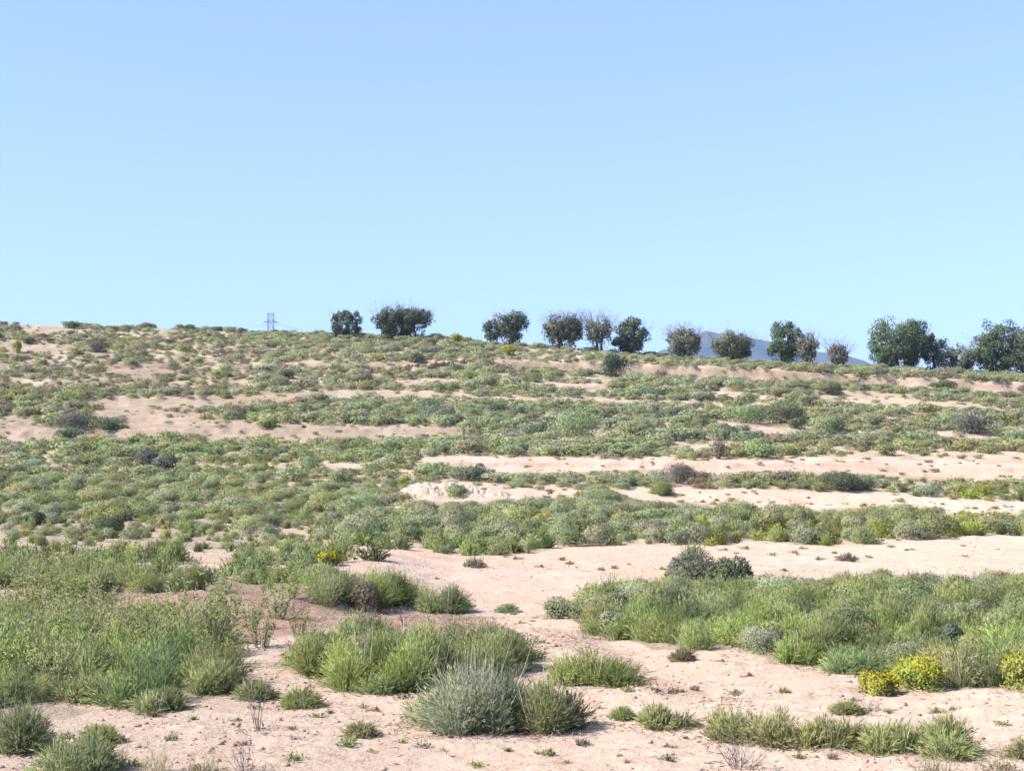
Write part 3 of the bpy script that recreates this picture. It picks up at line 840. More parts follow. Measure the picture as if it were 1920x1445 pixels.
HS(102, 165, 798, 826, 'blue', 'blue-grey bush in front of the purple-grey bush on the left terrace', None, 1.0)
HS(252, 305, 838, 878, 'purple', 'near-black pointed bush in the wide green belt on the left', 'the near-black pointed bush', 1.2)
HS(285, 336, 850, 882, 'blue', 'dark blue-green bush on the right side of the near-black pointed bush', None, 1.1)
HS(175, 242, 960, 1002, 'dark', 'dark green bush in the green belt on the left, behind the weeds', 'the dark bush behind the weeds', 1.1)
HS(40, 90, 955, 985, 'dark', 'small dark bush near the left border in the green belt', None, 1.1)
HS(480, 528, 780, 806, 'fresh', 'yellow-green cushion bush at the top of the bare left terrace', None, 1.1)
HS(163, 204, 637, 662, 'purple', 'near-black bush on the pale upper left slope', 'the near-black bush on the upper slope', 1.2)
HS(38, 64, 630, 646, 'dark', 'small dark bush on the pale upper slope close to the left border', None, 1.0)
HS(18, 42, 636, 664, 'lime', 'pale yellow-flowered bush close to the left border on the upper slope', 'the pale yellow bush on the upper slope', .8, bloom=120, name='flowering_shrub', cat='flowering shrub')
HS(942, 969, 646, 668, 'lime', 'vivid yellow bush below the ridge trees', 'the vivid yellow bush below the ridge', .9, bloom=260, name='flowering_shrub', cat='flowering shrub')
HS(838, 870, 623, 645, 'lime', 'yellow-green round bush on the ridge between two trees', 'the yellow-green ridge bush', 1.1)
HS(864, 888, 629, 645, 'olive', 'olive bush leaning on the yellow-green ridge bush', None, 1.0)
HS(812, 834, 624, 642, 'brown', 'brown bush left of the yellow-green ridge bush', None, 1.0)
HS(762, 794, 658, 686, 'blue', 'dark blue-green bush on the rubble bank below the wide ridge tree', 'the blue-green bush on the rubble bank', 1.2)
HS(518, 552, 690, 712, 'purple', 'dark bush on the rubble below the left ridge', None, 1.1)
HS(114, 150, 601, 616, 'dark', 'small round bush on the left skyline, at the end of a low green row', 'the round skyline bush', 1.1)
HS(258, 292, 603, 617, 'brown', 'grey-brown bush on the left skyline', None, 1.1)
HS(332, 368, 608, 618, 'dark', 'small dark bush on the skyline left of the pylon', None, 1.0)
HS(390, 422, 611, 620, 'dark', 'dark bush on the skyline, the one closest to the pylon', None, 1.0)
HS(1126, 1188, 656, 710, 'deep', 'dark blue-green young bush standing on the earth bank edge', 'the blue-green bush on the bank edge', 1.4, name='shrub')
HS(1905, 1960, 718, 740, 'brown', 'brown bush on the crumbling end of the earth bank', None, 1.0)
HS(1735, 1800, 712, 730, 'dark', 'dark bush hanging over the right end of the earth bank', None, 1.0)

# ------------------------------------------------------------------ trees on the ridge
rt = np.random.default_rng(77)


def tree(px0, px1, top, base, label, color, dens=1.0, bare=0.0, low=0.12, lean=0.0, depth=None, trunks=2, lump=0.42):
    cx = (px0 + px1) / 2
    if depth is None:
        x, y, z = ground_hit(cx, base)
        y = min(max(y, 112), 122)
    else:
        y = depth
    x = (cx - W / 2) / F * y * 1.005
    z = float(terrain(x, y))
    wd = (px1 - px0) * 1.12 * y / F
    ht = (float(z_at(top, y)) - z) * 1.06
    root = empty('tree', (x, y, z))
    tag(root, label, 'tree', 'trees along the ridge')
    # crown: lumps in an irregular ellipsoid
    rx, rz = wd / 2, ht * (1 - low) / 2
    cz = ht * low + rz
    nl = int(33 * max(rx, 1) ** 1.2)
    d = rand_dirs(rt, nl)
    d = np.sign(d) * np.abs(d) ** 0.86
    q = rt.uniform(0.3, 1.0, nl)[:, None] ** .6 * .88
    C = d * q * np.array([rx, rx * 0.85, rz]) + np.array([lean, 0, cz])
    C[:, 0] *= 1.0
    rad = lump * rt.uniform(.6, 1.25, nl) * (0.55 + 0.2 * rx)
    cut = 1 - bare * 0.34
    C[:, 2] = np.where(bare > 0.2, ht * low + (C[:, 2] - ht * low) * cut, C[:, 2])
    n = int(2300 * dens * max(rx, .8) ** 1.5)
    li = rt.integers(0, nl, n)
    dd = rand_dirs(rt, n)
    p = C[li] + dd * (rad[li] * rt.uniform(.45, 1, n))[:, None]
    skirt = rt.random(n) < .08
    p[:, 2] = np.where(skirt, p[:, 2] * rt.uniform(.1, .8, n), p[:, 2])
    p[:, :2] *= np.where(skirt, .72, 1)[:, None]
    p[:, 2] = np.maximum(p[:, 2], .05)
    P = Parts()
    ax = unit(np.cross(dd, rand_dirs(rt, n)) + dd * .35); sd = unit(np.cross(ax, dd + rand_dirs(rt, n) * .5))
    leaves(P, p, ax, sd, .17 * rt.uniform(.6, 1.4, n), .10 * rt.uniform(.6, 1.4, n), rt.random(n))
    v, t, a = P.get()
    nr = unit(np.repeat(dd, 4, 0) * .8 + unit((v - np.array([lean, 0, cz])) / np.array([rx, rx, rz])) * .6 + np.array([0, 0, .1]))
    f = link('crown', mesh_from('crown', v, t, {'tint': a}, nrm=nr), M_TREE, root)
    f.color = (*color, 1)
    # trunk and limbs
    P = Parts()
    for k in range(trunks):
        ang = rt.random() * 6.28
        foot = np.array([math.cos(ang) * .15 * k, math.sin(ang) * .15 * k, -.15])
        aim = np.array([math.cos(ang) * rx * .35 + lean, math.sin(ang) * rx * .3, ht * .55])
        kn = foot * .5 + aim * .5 + rt.normal(size=3) * .12
        r0 = .05 + .045 * ht / 2
        line = np.array([foot, foot * .7 + kn * .3 + rt.normal(size=3) * .04, kn, aim])
        tubes(P, line, [r0, r0 * .8, r0 * .62, r0 * .35], 7)
        for j in range(6):
            s0 = line[2] * (1 - j / 8) + line[3] * (j / 8)
            e = C[rt.integers(0, nl)]
            mm = (s0 + e) / 2 + rt.normal(size=3) * .15
            tubes(P, np.array([s0, mm, e]), [r0 * .42, r0 * .28, r0 * .12], 5)
    v, t, a = P.get()
    link('trunk', mesh_from('trunk', v, t, {'tint': a}), M_BARK, root)
    if bare > 0:
        m = int(95 * bare * max(rx, 1))
        b = C[rt.integers(0, nl, m)]
        up = unit(np.stack([rt.normal(size=m) * .5 + (b[:, 0] - lean) / (rx + .1) * .6, rt.normal(size=m) * .5, np.full(m, 1.0)], 1))
        ln = (ht - b[:, 2]) * rt.uniform(.45, 1.0, m)
        ln = np.clip(ln, .4, 2.2)
        P = Parts()
        e = b + up * ln[:, None]
        s = np.linspace(0, 1, 4)[None, :, None]
        mid = (b + e) / 2 + rand_dirs(rt, m) * .12
        pts = (1 - s) ** 2 * b[:, None] + 2 * s * (1 - s) * mid[:, None] + s ** 2 * e[:, None]
        for k in range(2): strips(P, pts, np.full(m, .034), unit(np.cross(up, rand_dirs(rt, m))), rt.random(m))
        r = np.repeat(np.arange(m), 4); sx = rt.uniform(.3, .95, len(r))[:, None]
        b2 = b[r] * (1 - sx) + e[r] * sx
        e2 = b2 + unit(up[r] + rand_dirs(rt, len(r)) * .8) * rt.uniform(.25, .6, (len(r), 1))
        pts = np.stack([b2, (b2 + e2) / 2, e2], 1)
        strips(P, pts, np.full(len(r), .026), unit(rt.normal(size=(len(r), 3))), rt.random(len(r)))
        v, t, a = P.get()
        link('bare_twigs', mesh_from('bare_twigs', v, t, {'tint': a}), M_TWIG, root)
    HEROES.append((x, y, rx * .5))
    LANDS.append((x, y, label))
    return root


LANDS = []
hx0, hy0, hz0 = ground_hit(855, 936)
HEROES += [(hx0 + k, hy0 + q, 1.25) for k in (-1.5, 0, 1.5, 2.6) for q in (-1.0, 1.0)]
DG, MG, BG, BR = (.118, .138, .098), (.150, .160, .118), (.200, .200, .140), (.215, .212, .168)
tree(622, 676, 583, 630, 'small round dark tree, first on the left of the ridge row', DG, 1.2, .12, .05)
tree(698, 790, 566, 632, 'wide multi-stemmed tree with spiky top twigs, second from the left on the ridge', DG, 1.2, .5, .05, trunks=4)
tree(748, 812, 578, 622, 'overhanging right limb tree with open underside merging into the wide ridge tree', MG, .7, .5, .42, trunks=1)
tree(925, 990, 579, 642, 'tree with clumpy crown and daylight under it, right of the yellow-green ridge bush', DG, 1.0, .35, .14, trunks=3)
tree(906, 940, 602, 640, 'small low tree hugging the left side of the clumpy ridge tree', DG, .9, .1, .1, trunks=1)
tree(1014, 1096, 577, 645, 'dark tree with many bare top twigs left of the thin leafless one', MG, .9, .8, .12, trunks=3)
tree(1094, 1148, 578, 660, 'thin half-leafless purplish tree with a visible forked trunk', BR, .6, .9, .16, trunks=3)
tree(1146, 1216, 597, 660, 'dense dark tree right of the thin half-leafless one', DG, 1.2, .2, .0, trunks=3)
tree(1247, 1318, 603, 665, 'grey-brown tree with a bare fringe, left of the blue mountain top', BR, .9, .7, .06, trunks=3)
tree(1334, 1412, 612, 672, 'brown-green round tree standing before the blue mountain top', BG, 1.0, .5, .04, trunks=3)
tree(1437, 1506, 602, 684, 'bright dark-green upright tree right of the blue mountain top', (.122, .162, .092), 1.2, .1, .03, trunks=3)
tree(1490, 1534, 615, 672, 'brown sparse tree tucked behind the upright green tree', BR, .9, .5, .06, trunks=2)
tree(1552, 1590, 630, 684, 'small brown tree with upright bare twigs, alone before the mountain foot', BR, .9, .8, .0, trunks=3)
tree(1623, 1742, 597, 696, 'large dense green tree, biggest crown on the ridge', (.122, .162, .092), 1.3, .05, .03, trunks=4, lump=.5)
tree(1728, 1778, 628, 696, 'smaller dark tree against the right side of the biggest crown', DG, 1.2, .1, .04, trunks=2)
tree(1772, 1834, 641, 696, 'low brownish open tree between the two big green trees', BG, .8, .45, .08, trunks=2)
tree(1824, 1912, 604, 706, 'tall dense green tree second from the right end of the ridge row', (.120, .160, .092), 1.3, .05, .03, trunks=3, lump=.5)
tree(1886, 1980, 612, 708, 'dense green tree cut off by the right edge, last of the ridge row', DG, 1.3, .05, .03, trunks=3, lump=.5)

# ------------------------------------------------------------------ scatter of every other plant
rs = np.random.default_rng(8)


def zone_species(px, py, y, rng):
    """which plant grows where on the hillside: (form, colour, height, radius)"""
    r = rng.random()
    pick = lambda *w: w[int(np.searchsorted(np.cumsum([q[1] for q in w]) / sum(q[1] for q in w), r))][0]
    if y < 34:
        c = pick(('fresh', 5), ('green', 4), ('olive', 2), ('grey', .8))
        if px < 470: c = pick(('fresh', 5), ('green', 4), ('olive', 2), ('lime', .12))
        if px > 1400 and py < 1140: c = pick(('green', 3), ('olive', 3), ('lime', 1), ('grey', 1.5))
    elif py > 925:
        if px > 1290: c = pick(('lime', 3), ('olive', 4), ('green', 2), ('grey', 1))
        elif px < 640: c = pick(('green', 4), ('olive', 3), ('grey', 3), ('fresh', 2), ('lime', .5))
        else: c = pick(('green', 4), ('fresh', 2), ('grey', 4), ('sage', 3), ('olive', 1.5))
    elif py > 830:
        if px < 800: c = pick(('green', 4), ('fresh', 3), ('olive', 3), ('sage', 3), ('lime', .5), ('grey', 2))
        elif px > 1300: c = pick(('olive', 4), ('green', 3), ('grey', 2), ('brown', 1))
        else: c = pick(('grey', 3), ('sage', 4), ('green', 3), ('olive', 1))
    elif py > 735:
        if px < 560: c = pick(('olive', 4), ('green', 4), ('grey', 3), ('brown', 2))
        elif px > 1500: c = pick(('grey', 4), ('olive', 3), ('sage', 3), ('green', 1.5), ('brown', .6))
        else: c = pick(('sage', 4), ('grey', 4), ('green', 3), ('blue', 1.2), ('olive', .8))
    else:
        if px < 480: c = pick(('olive', 5), ('green', 4), ('brown', 3), ('grey', 3), ('dark', .6))
        else: c = pick(('sage', 5), ('grey', 5), ('olive', 2.5), ('green', 1.5), ('blue', .7), ('brown', 1))
    form = 't' if c in ('fresh', 'lime') or (y < 34 and px < 470) or (c in ('green', 'olive') and rng.random() < .72) else 's'
    big = rng.random() ** 2.2
    h = (.24 + .44 * big) * (1.15 if form == 's' else 1.0)
    if 33 < y < 66: h *= .82
    if y > 34: h *= 1.0 + .22 * min((y - 34) / 40, 1)
    if y < 34: h = (.24 + .22 * rng.random()) * (1.08 if px < 460 else 1)
    if px < 480 and py < 735: h *= .8
    if y > 86: h *= .78
    elif y > 45: h *= .80
    if py < 690 - 60 * (px < 900): h *= .72
    if px < 640 and 978 < py < 1050: h *= .7
    rad = h * (rng.uniform(.72, 1.12) if form == 's' else rng.uniform(.8, 1.2))
    if y > 86: rad *= 1.45
    elif y > 45: rad *= 1.36
    if px < 470 and py < 626: h *= 1.5; rad *= 1.2
    return form, c, h, rad


def scatter():
    cand = []
    Y = 9.0
    while Y < 139:
        sp = .36 + .0046 * Y
        xs = np.arange(-.50 * Y, .50 * Y, sp)
        xs = xs + rs.uniform(-.5, .5, len(xs)) * sp
        yy = Y + rs.uniform(-.5, .5, len(xs)) * sp
        cand.append(np.stack([xs, yy], 1))
        Y += sp * .86
    c = np.concatenate(cand)
    z = terrain(c[:, 0], c[:, 1])
    px, py = project(c[:, 0], c[:, 1], z)
    near = c[:, 1] < 33
    ok = np.ones(len(c), bool)
    hx = np.array(HEROES)
    for k in range(len(hx)):
        ok &= (c[:, 0] - hx[k, 0]) ** 2 + (c[:, 1] - hx[k, 1]) ** 2 > hx[k, 2] ** 2
    nv = np.zeros(len(c), bool)
    for p in NEARVEG: nv |= inside(p, px, py)
    for p in HOLES: nv &= ~inside(p, px, py)
    nv &= ~(inside(poly((380, 1190), (600, 1190), (560, 1300), (400, 1300)), px, py) & (rs.random(len(c)) < .6))
    ok &= ~(near & ~nv & (py > 1060))
    clump = fbm(c[:, 0] * .20 + 50, c[:, 1] * .46, 4)
    dens = np.where(near, np.where(px < 480, .62 + 2.4 * fbm(c[:, 0] * .8 + 7, c[:, 1] * .8, 3), 1.0), .98 + 2.1 * clump + .12 * (c[:, 1] < 62) + .7 * ((px < 470) & (py < 628)) + .22 * ((px < 520) & (py < 740)))
    for p, s in SPARSE:
        dens = np.where(inside(p, px, py), dens * s, dens)
    ok &= rs.random(len(c)) < dens * np.where(np.abs(c[:, 0]) > .41 * c[:, 1], .6, 1)
    idx = np.nonzero(ok)[0]
    spec = [zone_species(px[i], py[i], c[i, 1], rs) for i in idx]
    hp = np.array([q[2] for q in spec]) * F / c[idx, 1]
    hit = np.zeros(len(idx), bool)
    for p in BARE:
        hit |= inside(p, px[idx], py[idx]) | inside(p, px[idx], py[idx] - hp * np.where(c[idx, 1] > 85, .25, .65))
    keep = rs.random(len(idx))
    out = []
    for k, i in enumerate(idx):
        form, col, h, rad = spec[k]
        q = hp[k]
        if hit[k]:
            if c[i, 1] < 40 or keep[k] > .28: continue
            h *= .38; rad *= .45; q *= .38
        out.append((form, col, c[i, 0], c[i, 1], z[i], h, rad, px[i], py[i], q))
    return out


ALL = scatter()


def instance(rec, rng):
    form, col, x, y, z, h, rad, px, py, hp = rec
    k = (form, lod(y) if -60 < px < 1980 else 2)
    i = int(rng.integers(0, len(PM[k])))
    br, bh = BASE[form]
    return k, i, rng.random() * 6.283, (rad / br, rad / br, h / bh)


on = [r for r in ALL if -20 < r[7] < 1940 and r[8] < 1460]
CAP_T = 292 - sum(p['kind'] == 'tussock' for p in PLANTS)
CAP_S = 292 - sum(p['kind'] == 'shrub' for p in PLANTS)
key = lambda r: -(r[9] * r[6] * F / r[3])
tl = sorted([r for r in on if r[0] == 't'], key=key)[:CAP_T]
sl = sorted([r for r in on if r[0] == 's'], key=key)[:CAP_S]
chosen = {id(r) for r in tl + sl}
AUTO = []
for r in tl + sl:
    k, i, rz, sc = instance(r, rs)
    o = bpy.data.objects.new('grass_tussock' if r[0] == 't' else 'shrub', PM[k][i])
    COL.objects.link(o)
    o.location = (r[2], r[3], r[4] - .01); o.rotation_euler.z = rz; o.scale = sc
    o.color = (*vary(SP[r[1]], rs), 1)
    o['category'] = 'grass tussock' if r[0] == 't' else 'shrub'
    AUTO.append((o, r))
# the countless rest: one mass of low tufts, one of small shrubs
for form, nm, lab in (('t', 'grass', 'countless small grass tufts covering the hillside between the bigger plants'),
                      ('s', 'undergrowth', 'countless small grey-green shrublets covering the hillside')):
    VV, TT, AA, CC, NN, off = [], [], [], [], [], 0
    for r in ALL:
        if r[0] != form or id(r) in chosen: continue
        k, i, rz, sc = instance(r, rs)
        v, t, a = PR[k][i]
        c, s = math.cos(rz), math.sin(rz)
        w = v * np.array(sc, np.float32)
        w = np.stack([w[:, 0] * c - w[:, 1] * s + r[2], w[:, 0] * s + w[:, 1] * c + r[3], w[:, 2] + r[4] - .01], 1)
        q = mound_normals(v, *BASE[form]) / np.array(sc); q /= np.linalg.norm(q, axis=1, keepdims=True)
        NN.append(np.stack([q[:, 0] * c - q[:, 1] * s, q[:, 0] * s + q[:, 1] * c, q[:, 2]], 1))
        VV.append(w.astype(np.float32)); NN[-1] = NN[-1].astype(np.float32); TT.append((t + off).astype(np.int32)); AA.append(a); off += len(v)
        CC.append(np.repeat(np.array([vary(SP[r[1]], rs)], np.float32), len(v), 0))
    me = mesh_from(nm, np.concatenate(VV), np.concatenate(TT), {'tint': np.concatenate(AA)}, np.concatenate(CC), nrm=np.concatenate(NN))
    del VV, TT, AA, CC, NN
    o = link(nm, me, M_SCRUB)
    tag(o, lab, 'ground cover', None, 'stuff')
print('plants', sum(r[0]=='t' for r in ALL), len(ALL), 'own', len(AUTO))

# ------------------------------------------------------------------ tall flowering weeds on the left bank
rw = np.random.default_rng(31)


def weed_mesh(rng):
    P, Q = Parts(), Parts()
    n = 26
    a = rng.random(n) * 6.283; q = np.sqrt(rng.random(n))
    b = np.stack([np.cos(a) * .10 * q, np.sin(a) * .10 * q, np.full(n, -.03)], 1)
    tp = np.stack([np.cos(a) * .34 * q, np.sin(a) * .34 * q, rng.uniform(.45, .85, n)], 1)
    mid = (b + tp) / 2 + rng.normal(size=(n, 3)) * .03
    s = np.linspace(0, 1, 5)[None, :, None]
    pts = (1 - s) ** 2 * b[:, None] + 2 * s * (1 - s) * mid[:, None] + s ** 2 * tp[:, None]
    for k in range(2): strips(P, pts, np.full(n, .008), unit(rng.normal(size=(n, 3)) * np.array([1, 1, .2])), rng.random(n))
    for j in range(13):
        u = rng.uniform(.08, .92, n)[:, None]
        p = (1 - u) ** 2 * b + 2 * u * (1 - u) * mid + u ** 2 * tp
        ax = unit(rand_dirs(rng, n) * np.array([1, 1, .5]) + np.array([0, 0, .55])); sd = unit(np.cross(ax, rand_dirs(rng, n)))
        leaves(P, p, ax, sd, rng.uniform(.05, .12, n), rng.uniform(.010, .020, n), rng.random(n))
    for j in range(6):
        ax = unit(rand_dirs(rng, n) + np.array([0, 0, .5])); sd = unit(np.cross(ax, rand_dirs(rng, n)))
        m = rng.random(n) < .55
        leaves(Q, tp[m] + rng.normal(size=(m.sum(), 3)) * .012, ax[m], sd[m], np.full(m.sum(), .024), np.full(m.sum(), .016), rng.random(m.sum()))
    return P.get(), Q.get()


WM = []
for i in range(4):
    p, q = weed_mesh(np.random.default_rng(400 + i))
    a = mesh_from('weed_stems', p[0], p[1], {'tint': p[2]}); a.materials.append(M_PLANT)
    b = mesh_from('blossoms', q[0], q[1], {'tint': q[2]}); b.materials.append(M_PINK)
    WM.append((a, b))
WEEDS = []
for (px, py) in [(20, 1098), (75, 1090), (125, 1088), (180, 1094), (238, 1100), (300, 1098), (355, 1096), (45, 1118), (110, 1122), (165, 1130), (15, 1150), (85, 1160), (150, 1165), (45, 1195),
                 (215, 1185), (285, 1190), (340, 1180), (395, 1195), (250, 1215), (330, 1222), (120, 1205), (190, 1240), (70, 1250), (20, 1285), (270, 1255), (410, 1225), (420, 1110), (500, 1105), (545, 1120), (60, 1135), (130, 1142), (190, 1150), (95, 1185), (170, 1200), (235, 1198), (300, 1205), (365, 1205), (310, 1240), (375, 1240), (440, 1250), (215, 1230), (150, 1270), (100, 1230), (430, 1160), (470, 1180), (520, 1160), (400, 1150), (560, 1190), (490, 1215)]:
    x, y, z = ground_hit(px, py)
    a, b = WM[len(WEEDS) % 4]
    o = link('flowering_weed', a, None, None, (x, y, z)); o.rotation_euler.z = rw.random() * 6.28
    k = rw.uniform(.5, .78); o.scale = (k, k, k * rw.uniform(.9, 1.15))
    wc = 'fresh' if rw.random() < .6 else 'olive'
    o.color = (*vary(SP[wc], rw), 1)
    h = link('blossoms', b, None, o)
    o['category'] = 'weed'
    WEEDS.append((o, (None, wc, x, y, z, .6, .3, px, py, 60)))
    AUTO.append(WEEDS[-1])

# ------------------------------------------------------------------ soil heap, rubble, clods, stones
def lumps_geo(rng, pos, size):
    """irregular angular stones, each a jittered low octahedral ball"""
    P = Parts()
    t = (1 + 5 ** .5) / 2
    ico = unit(np.array([[-1, t, 0], [1, t, 0], [-1, -t, 0], [1, -t, 0], [0, -1, t], [0, 1, t], [0, -1, -t], [0, 1, -t], [t, 0, -1], [t, 0, 1], [-t, 0, -1], [-t, 0, 1]], float))
    fc = np.array([[0, 11, 5], [0, 5, 1], [0, 1, 7], [0, 7, 10], [0, 10, 11], [1, 5, 9], [5, 11, 4], [11, 10, 2], [10, 7, 6], [7, 1, 8], [3, 9, 4], [3, 4, 2], [3, 2, 6], [3, 6, 8], [3, 8, 9], [4, 9, 5], [2, 4, 11], [6, 2, 10], [8, 6, 7], [9, 8, 1]])
    for p, s in zip(pos, size):
        v = ico * rng.uniform(.7, 1.25, (12, 1)) * s * np.array([1, rng.uniform(.7, 1.2), rng.uniform(.45, .8)])
        a = rng.random() * 6.28; c, q = math.cos(a), math.sin(a)
        v = np.stack([v[:, 0] * c - v[:, 1] * q, v[:, 0] * q + v[:, 1] * c, v[:, 2]], 1) + p
        P.add(v, fc, np.full(12, rng.random()))
    return P.get()


def soil_heap():
    x0, y0, z0 = ground_hit(855, 936)
    y0 += .9
    nx, ny = 260, 120
    X, Yg = np.meshgrid(np.linspace(-2.9, 3.4, nx), np.linspace(-1.4, 1.4, ny), indexing='ij')
    h = np.zeros_like(X)
    for (cx, cy, hh, sx, sy) in tuple((q[0], q[1], q[2], q[3], q[4] * 1.25) for q in ((-1.2, 0, .55, 1.0, .7), (-.4, .2, .62, .8, .6), (.5, .1, .55, .8, .6), (1.4, 0, .36, .8, .5), (2.4, -.2, .20, .8, .5), (-2.1, -.2, .2, .6, .5))):
        h = np.maximum(h, hh * np.exp(-(((X - cx) / sx) ** 2 + ((Yg - cy) / sy) ** 2)))
    h = h * (1 + .5 * fbm(X * 2.2, Yg * 2.2, 4)) + (np.abs(fbm(X * 2.6, Yg * 2.6 + 4, 3)) * .14 + fbm(X * 9, Yg * 9, 4) * .15) * np.clip(h * 3, 0, 1)
    zt = terrain(x0 + X, y0 + Yg)
    v = np.stack([X, Yg, zt - z0 + h - .05], -1).reshape(-1, 3)
    i = (np.arange(nx - 1)[:, None] * ny + np.arange(ny - 1)[None]).ravel()
    q = np.stack([i, i + ny, i + ny + 1, i + 1], 1)
    o = link('soil_heap', mesh_from('soil_heap', v, q, smooth=False), M_HEAP, None, (x0, y0, z0))
    tag(o, 'pale lumpy heap of dug soil amid the green scrub of the middle ground', 'soil heap')
    LANDS.append((x0, y0, 'the pale soil heap'))


soil_heap()
HS(826, 880, 905, 936, 'sage', 'grey-green bush growing at the front of the pale soil heap', None, .8)

rr_ = np.random.default_rng(55)


def rubble(name, polyline, n, smin, smax, spread, mat, label):
    pos, size = [], []
    for k in range(n):
        j = rr_.integers(0, len(polyline) - 1); u = rr_.random()
        px = polyline[j][0] * (1 - u) + polyline[j + 1][0] * u + rr_.normal() * spread
        py = polyline[j][1] * (1 - u) + polyline[j + 1][1] * u + rr_.normal() * spread * .25
        x, y, z = ground_hit(px, py)
        s = rr_.uniform(smin, smax) * (1 if rr_.random() < .8 else 1.6)
        pos.append((x, y, z + s * .15)); size.append(s)
    v, t, a = lumps_geo(rr_, pos, size)
    o = link(name, mesh_from(name, v, t, {'tint': a}), mat)
    tag(o, label, 'rubble', None, 'stuff')


rubble('rubble', [(540, 652), (580, 658), (620, 662)], 90, .10, .26, 6, M_STONE, 'reddish broken stones strewn along the bank below the left ridge')
rubble('rubble', [(520, 690), (600, 700), (660, 700), (740, 690), (860, 678)], 150, .08, .24, 8, M_CLOD, 'dark earthy clods spilling along the eroded bank below the ridge')

pos, size = [], []
yy = rr_.uniform(34, 125, 5200); xx = rr_.uniform(-.4, .4, 5200) * yy
for x, y in zip(xx, yy):
    pos.append((x, y, 0)); size.append((.012 + .05 * rr_.random() ** 4) * (.5 + y / 110))
pos = np.array(pos); pos[:, 2] = terrain(pos[:, 0], pos[:, 1])
v, t, a = lumps_geo(rr_, pos, np.array(size))
tag(link('hillside_stones', mesh_from('hillside_stones', v, t, {'tint': a}), M_CLOD), 'countless small stones and clods strewn over the bare hillside soil', 'stones', None, 'stuff')

# loose crumbs of soil, dead leaves and seed husks on the near sand
pos, size = [], []
for k in range(9000):
    y = 8 + 22 * rr_.random() ** 1.6
    x = rr_.uniform(-.40, .40) * y
    if fbm(np.array([x * .8]), np.array([y * .8]), 3)[0] + rr_.normal() * .12 < -0.03: continue
    s = .004 + .026 * rr_.random() ** 4
    pos.append((x, y, 0)); size.append(s)
pos = np.array(pos); pos[:, 2] = terrain(pos[:, 0], pos[:, 1]) + .002
v, t, a = lumps_geo(rr_, pos, np.array(size))
tag(link('soil_crumbs', mesh_from('soil_crumbs', v, t, {'tint': a}), M_CLOD), 'loose dark crumbs of soil scattered over the near sand', 'soil crumbs', None, 'stuff')
P = Parts()
n = 9000
y = 8 + 24 * rr_.random(n) ** 1.5; x = rr_.uniform(-.4, .4, n) * y
m = fbm(x * .7 + 12, y * .7, 3) + rr_.normal(size=n) * .1 > .0
x, y = x[m], y[m]; n = len(x)
qx, qy = rr_.uniform(560, 1320, 14000), rr_.uniform(1080, 1310, 14000)
m = inside(poly((600, 1140), (880, 1148), (1010, 1175), (1110, 1200), (1250, 1285), (1300, 1305), (1190, 1300), (1080, 1225), (900, 1205), (760, 1165), (600, 1185), (470, 1240), (400, 1180), (470, 1100), (580, 1100)), qx, qy) & (rr_.random(14000) < .8)
yy = 4488 / (qy[m] - 905)
x, y = np.concatenate([x, (qx[m] - 960) / F * yy]), np.concatenate([y, yy]); n = len(x)
qx, qy = rr_.uniform(960, 1960, 9000), rr_.uniform(1005, 1075, 9000)
m = fbm(qx * .006, qy * .05, 3) + rr_.normal(size=9000) * .1 > .06
yy = 4488 / (qy[m] - 905)
x, y = np.concatenate([x, (qx[m] - 960) / F * yy]), np.concatenate([y, yy]); n = len(x)
for q in PLANTS:
    if q['y'] > 26 or q['r'] < .06: continue
    m = int(150 * q['r'] / .3)
    an = rr_.random(m) * 6.283; rd = q['r'] * rr_.uniform(.55, 1.35, m)
    x = np.concatenate([x, q['x'] + np.cos(an) * rd]); y = np.concatenate([y, q['y'] + np.sin(an) * rd])
n = len(x)
p = np.stack([x, y, terrain(x, y) + .004], 1)
ax = unit(rand_dirs(rr_, n) * np.array([1, 1, .25]) + np.array([0, 0, .1])); sd = unit(np.cross(ax, rand_dirs(rr_, n)))
leaves(P, p, ax, sd, rr_.uniform(.02, .09, n), rr_.uniform(.004, .010, n), rr_.random(n))
v, t, a = P.get()
tag(link('plant_litter', mesh_from('plant_litter', v, t, {'tint': a}), M_STEM), 'dead stalks and leaf litter lying on the near sand', 'litter', None, 'stuff')

# small ground herbs on the near sand
HB = []
for i in range(3):
    g = np.random.default_rng(900 + i)
    v, t, a = tussock_geo(g, 40, .10, .045, .005, 5, .022, .008, lobes=3, droop=.05)
    me = mesh_from('herb_leaves', v, t, {'tint': a}); me.materials.append(M_PLANT); HB.append(me)
HERBS = [(480, 1330), (590, 1345), (625, 1338), (545, 1366), (300, 1345), (370, 1350), (440, 1352), (790, 1402), (960, 1408), (1020, 1415), (1100, 1400), (1060, 1432), (900, 1436), (700, 1412), (640, 1400), (1400, 1268), (1350, 1240),
         (1470, 1300), (1130, 1330), (1290, 1388), (1500, 1422), (1630, 1335), (1660, 1338), (1790, 1330), (1180, 1430), (1250, 1425), (560, 1425), (955, 1138), (1000, 1165), (850, 1172), (920, 1178)]
for k in range(110):
    q = rr_.uniform(0, 1920), 1290 + 155 * rr_.random()
    if k % 3 == 0: q = rr_.uniform(900, 1900), rr_.uniform(1008, 1072)
    if k % 3 == 1: q = rr_.uniform(560, 1300), rr_.uniform(1150, 1300)
    HERBS.append(q)
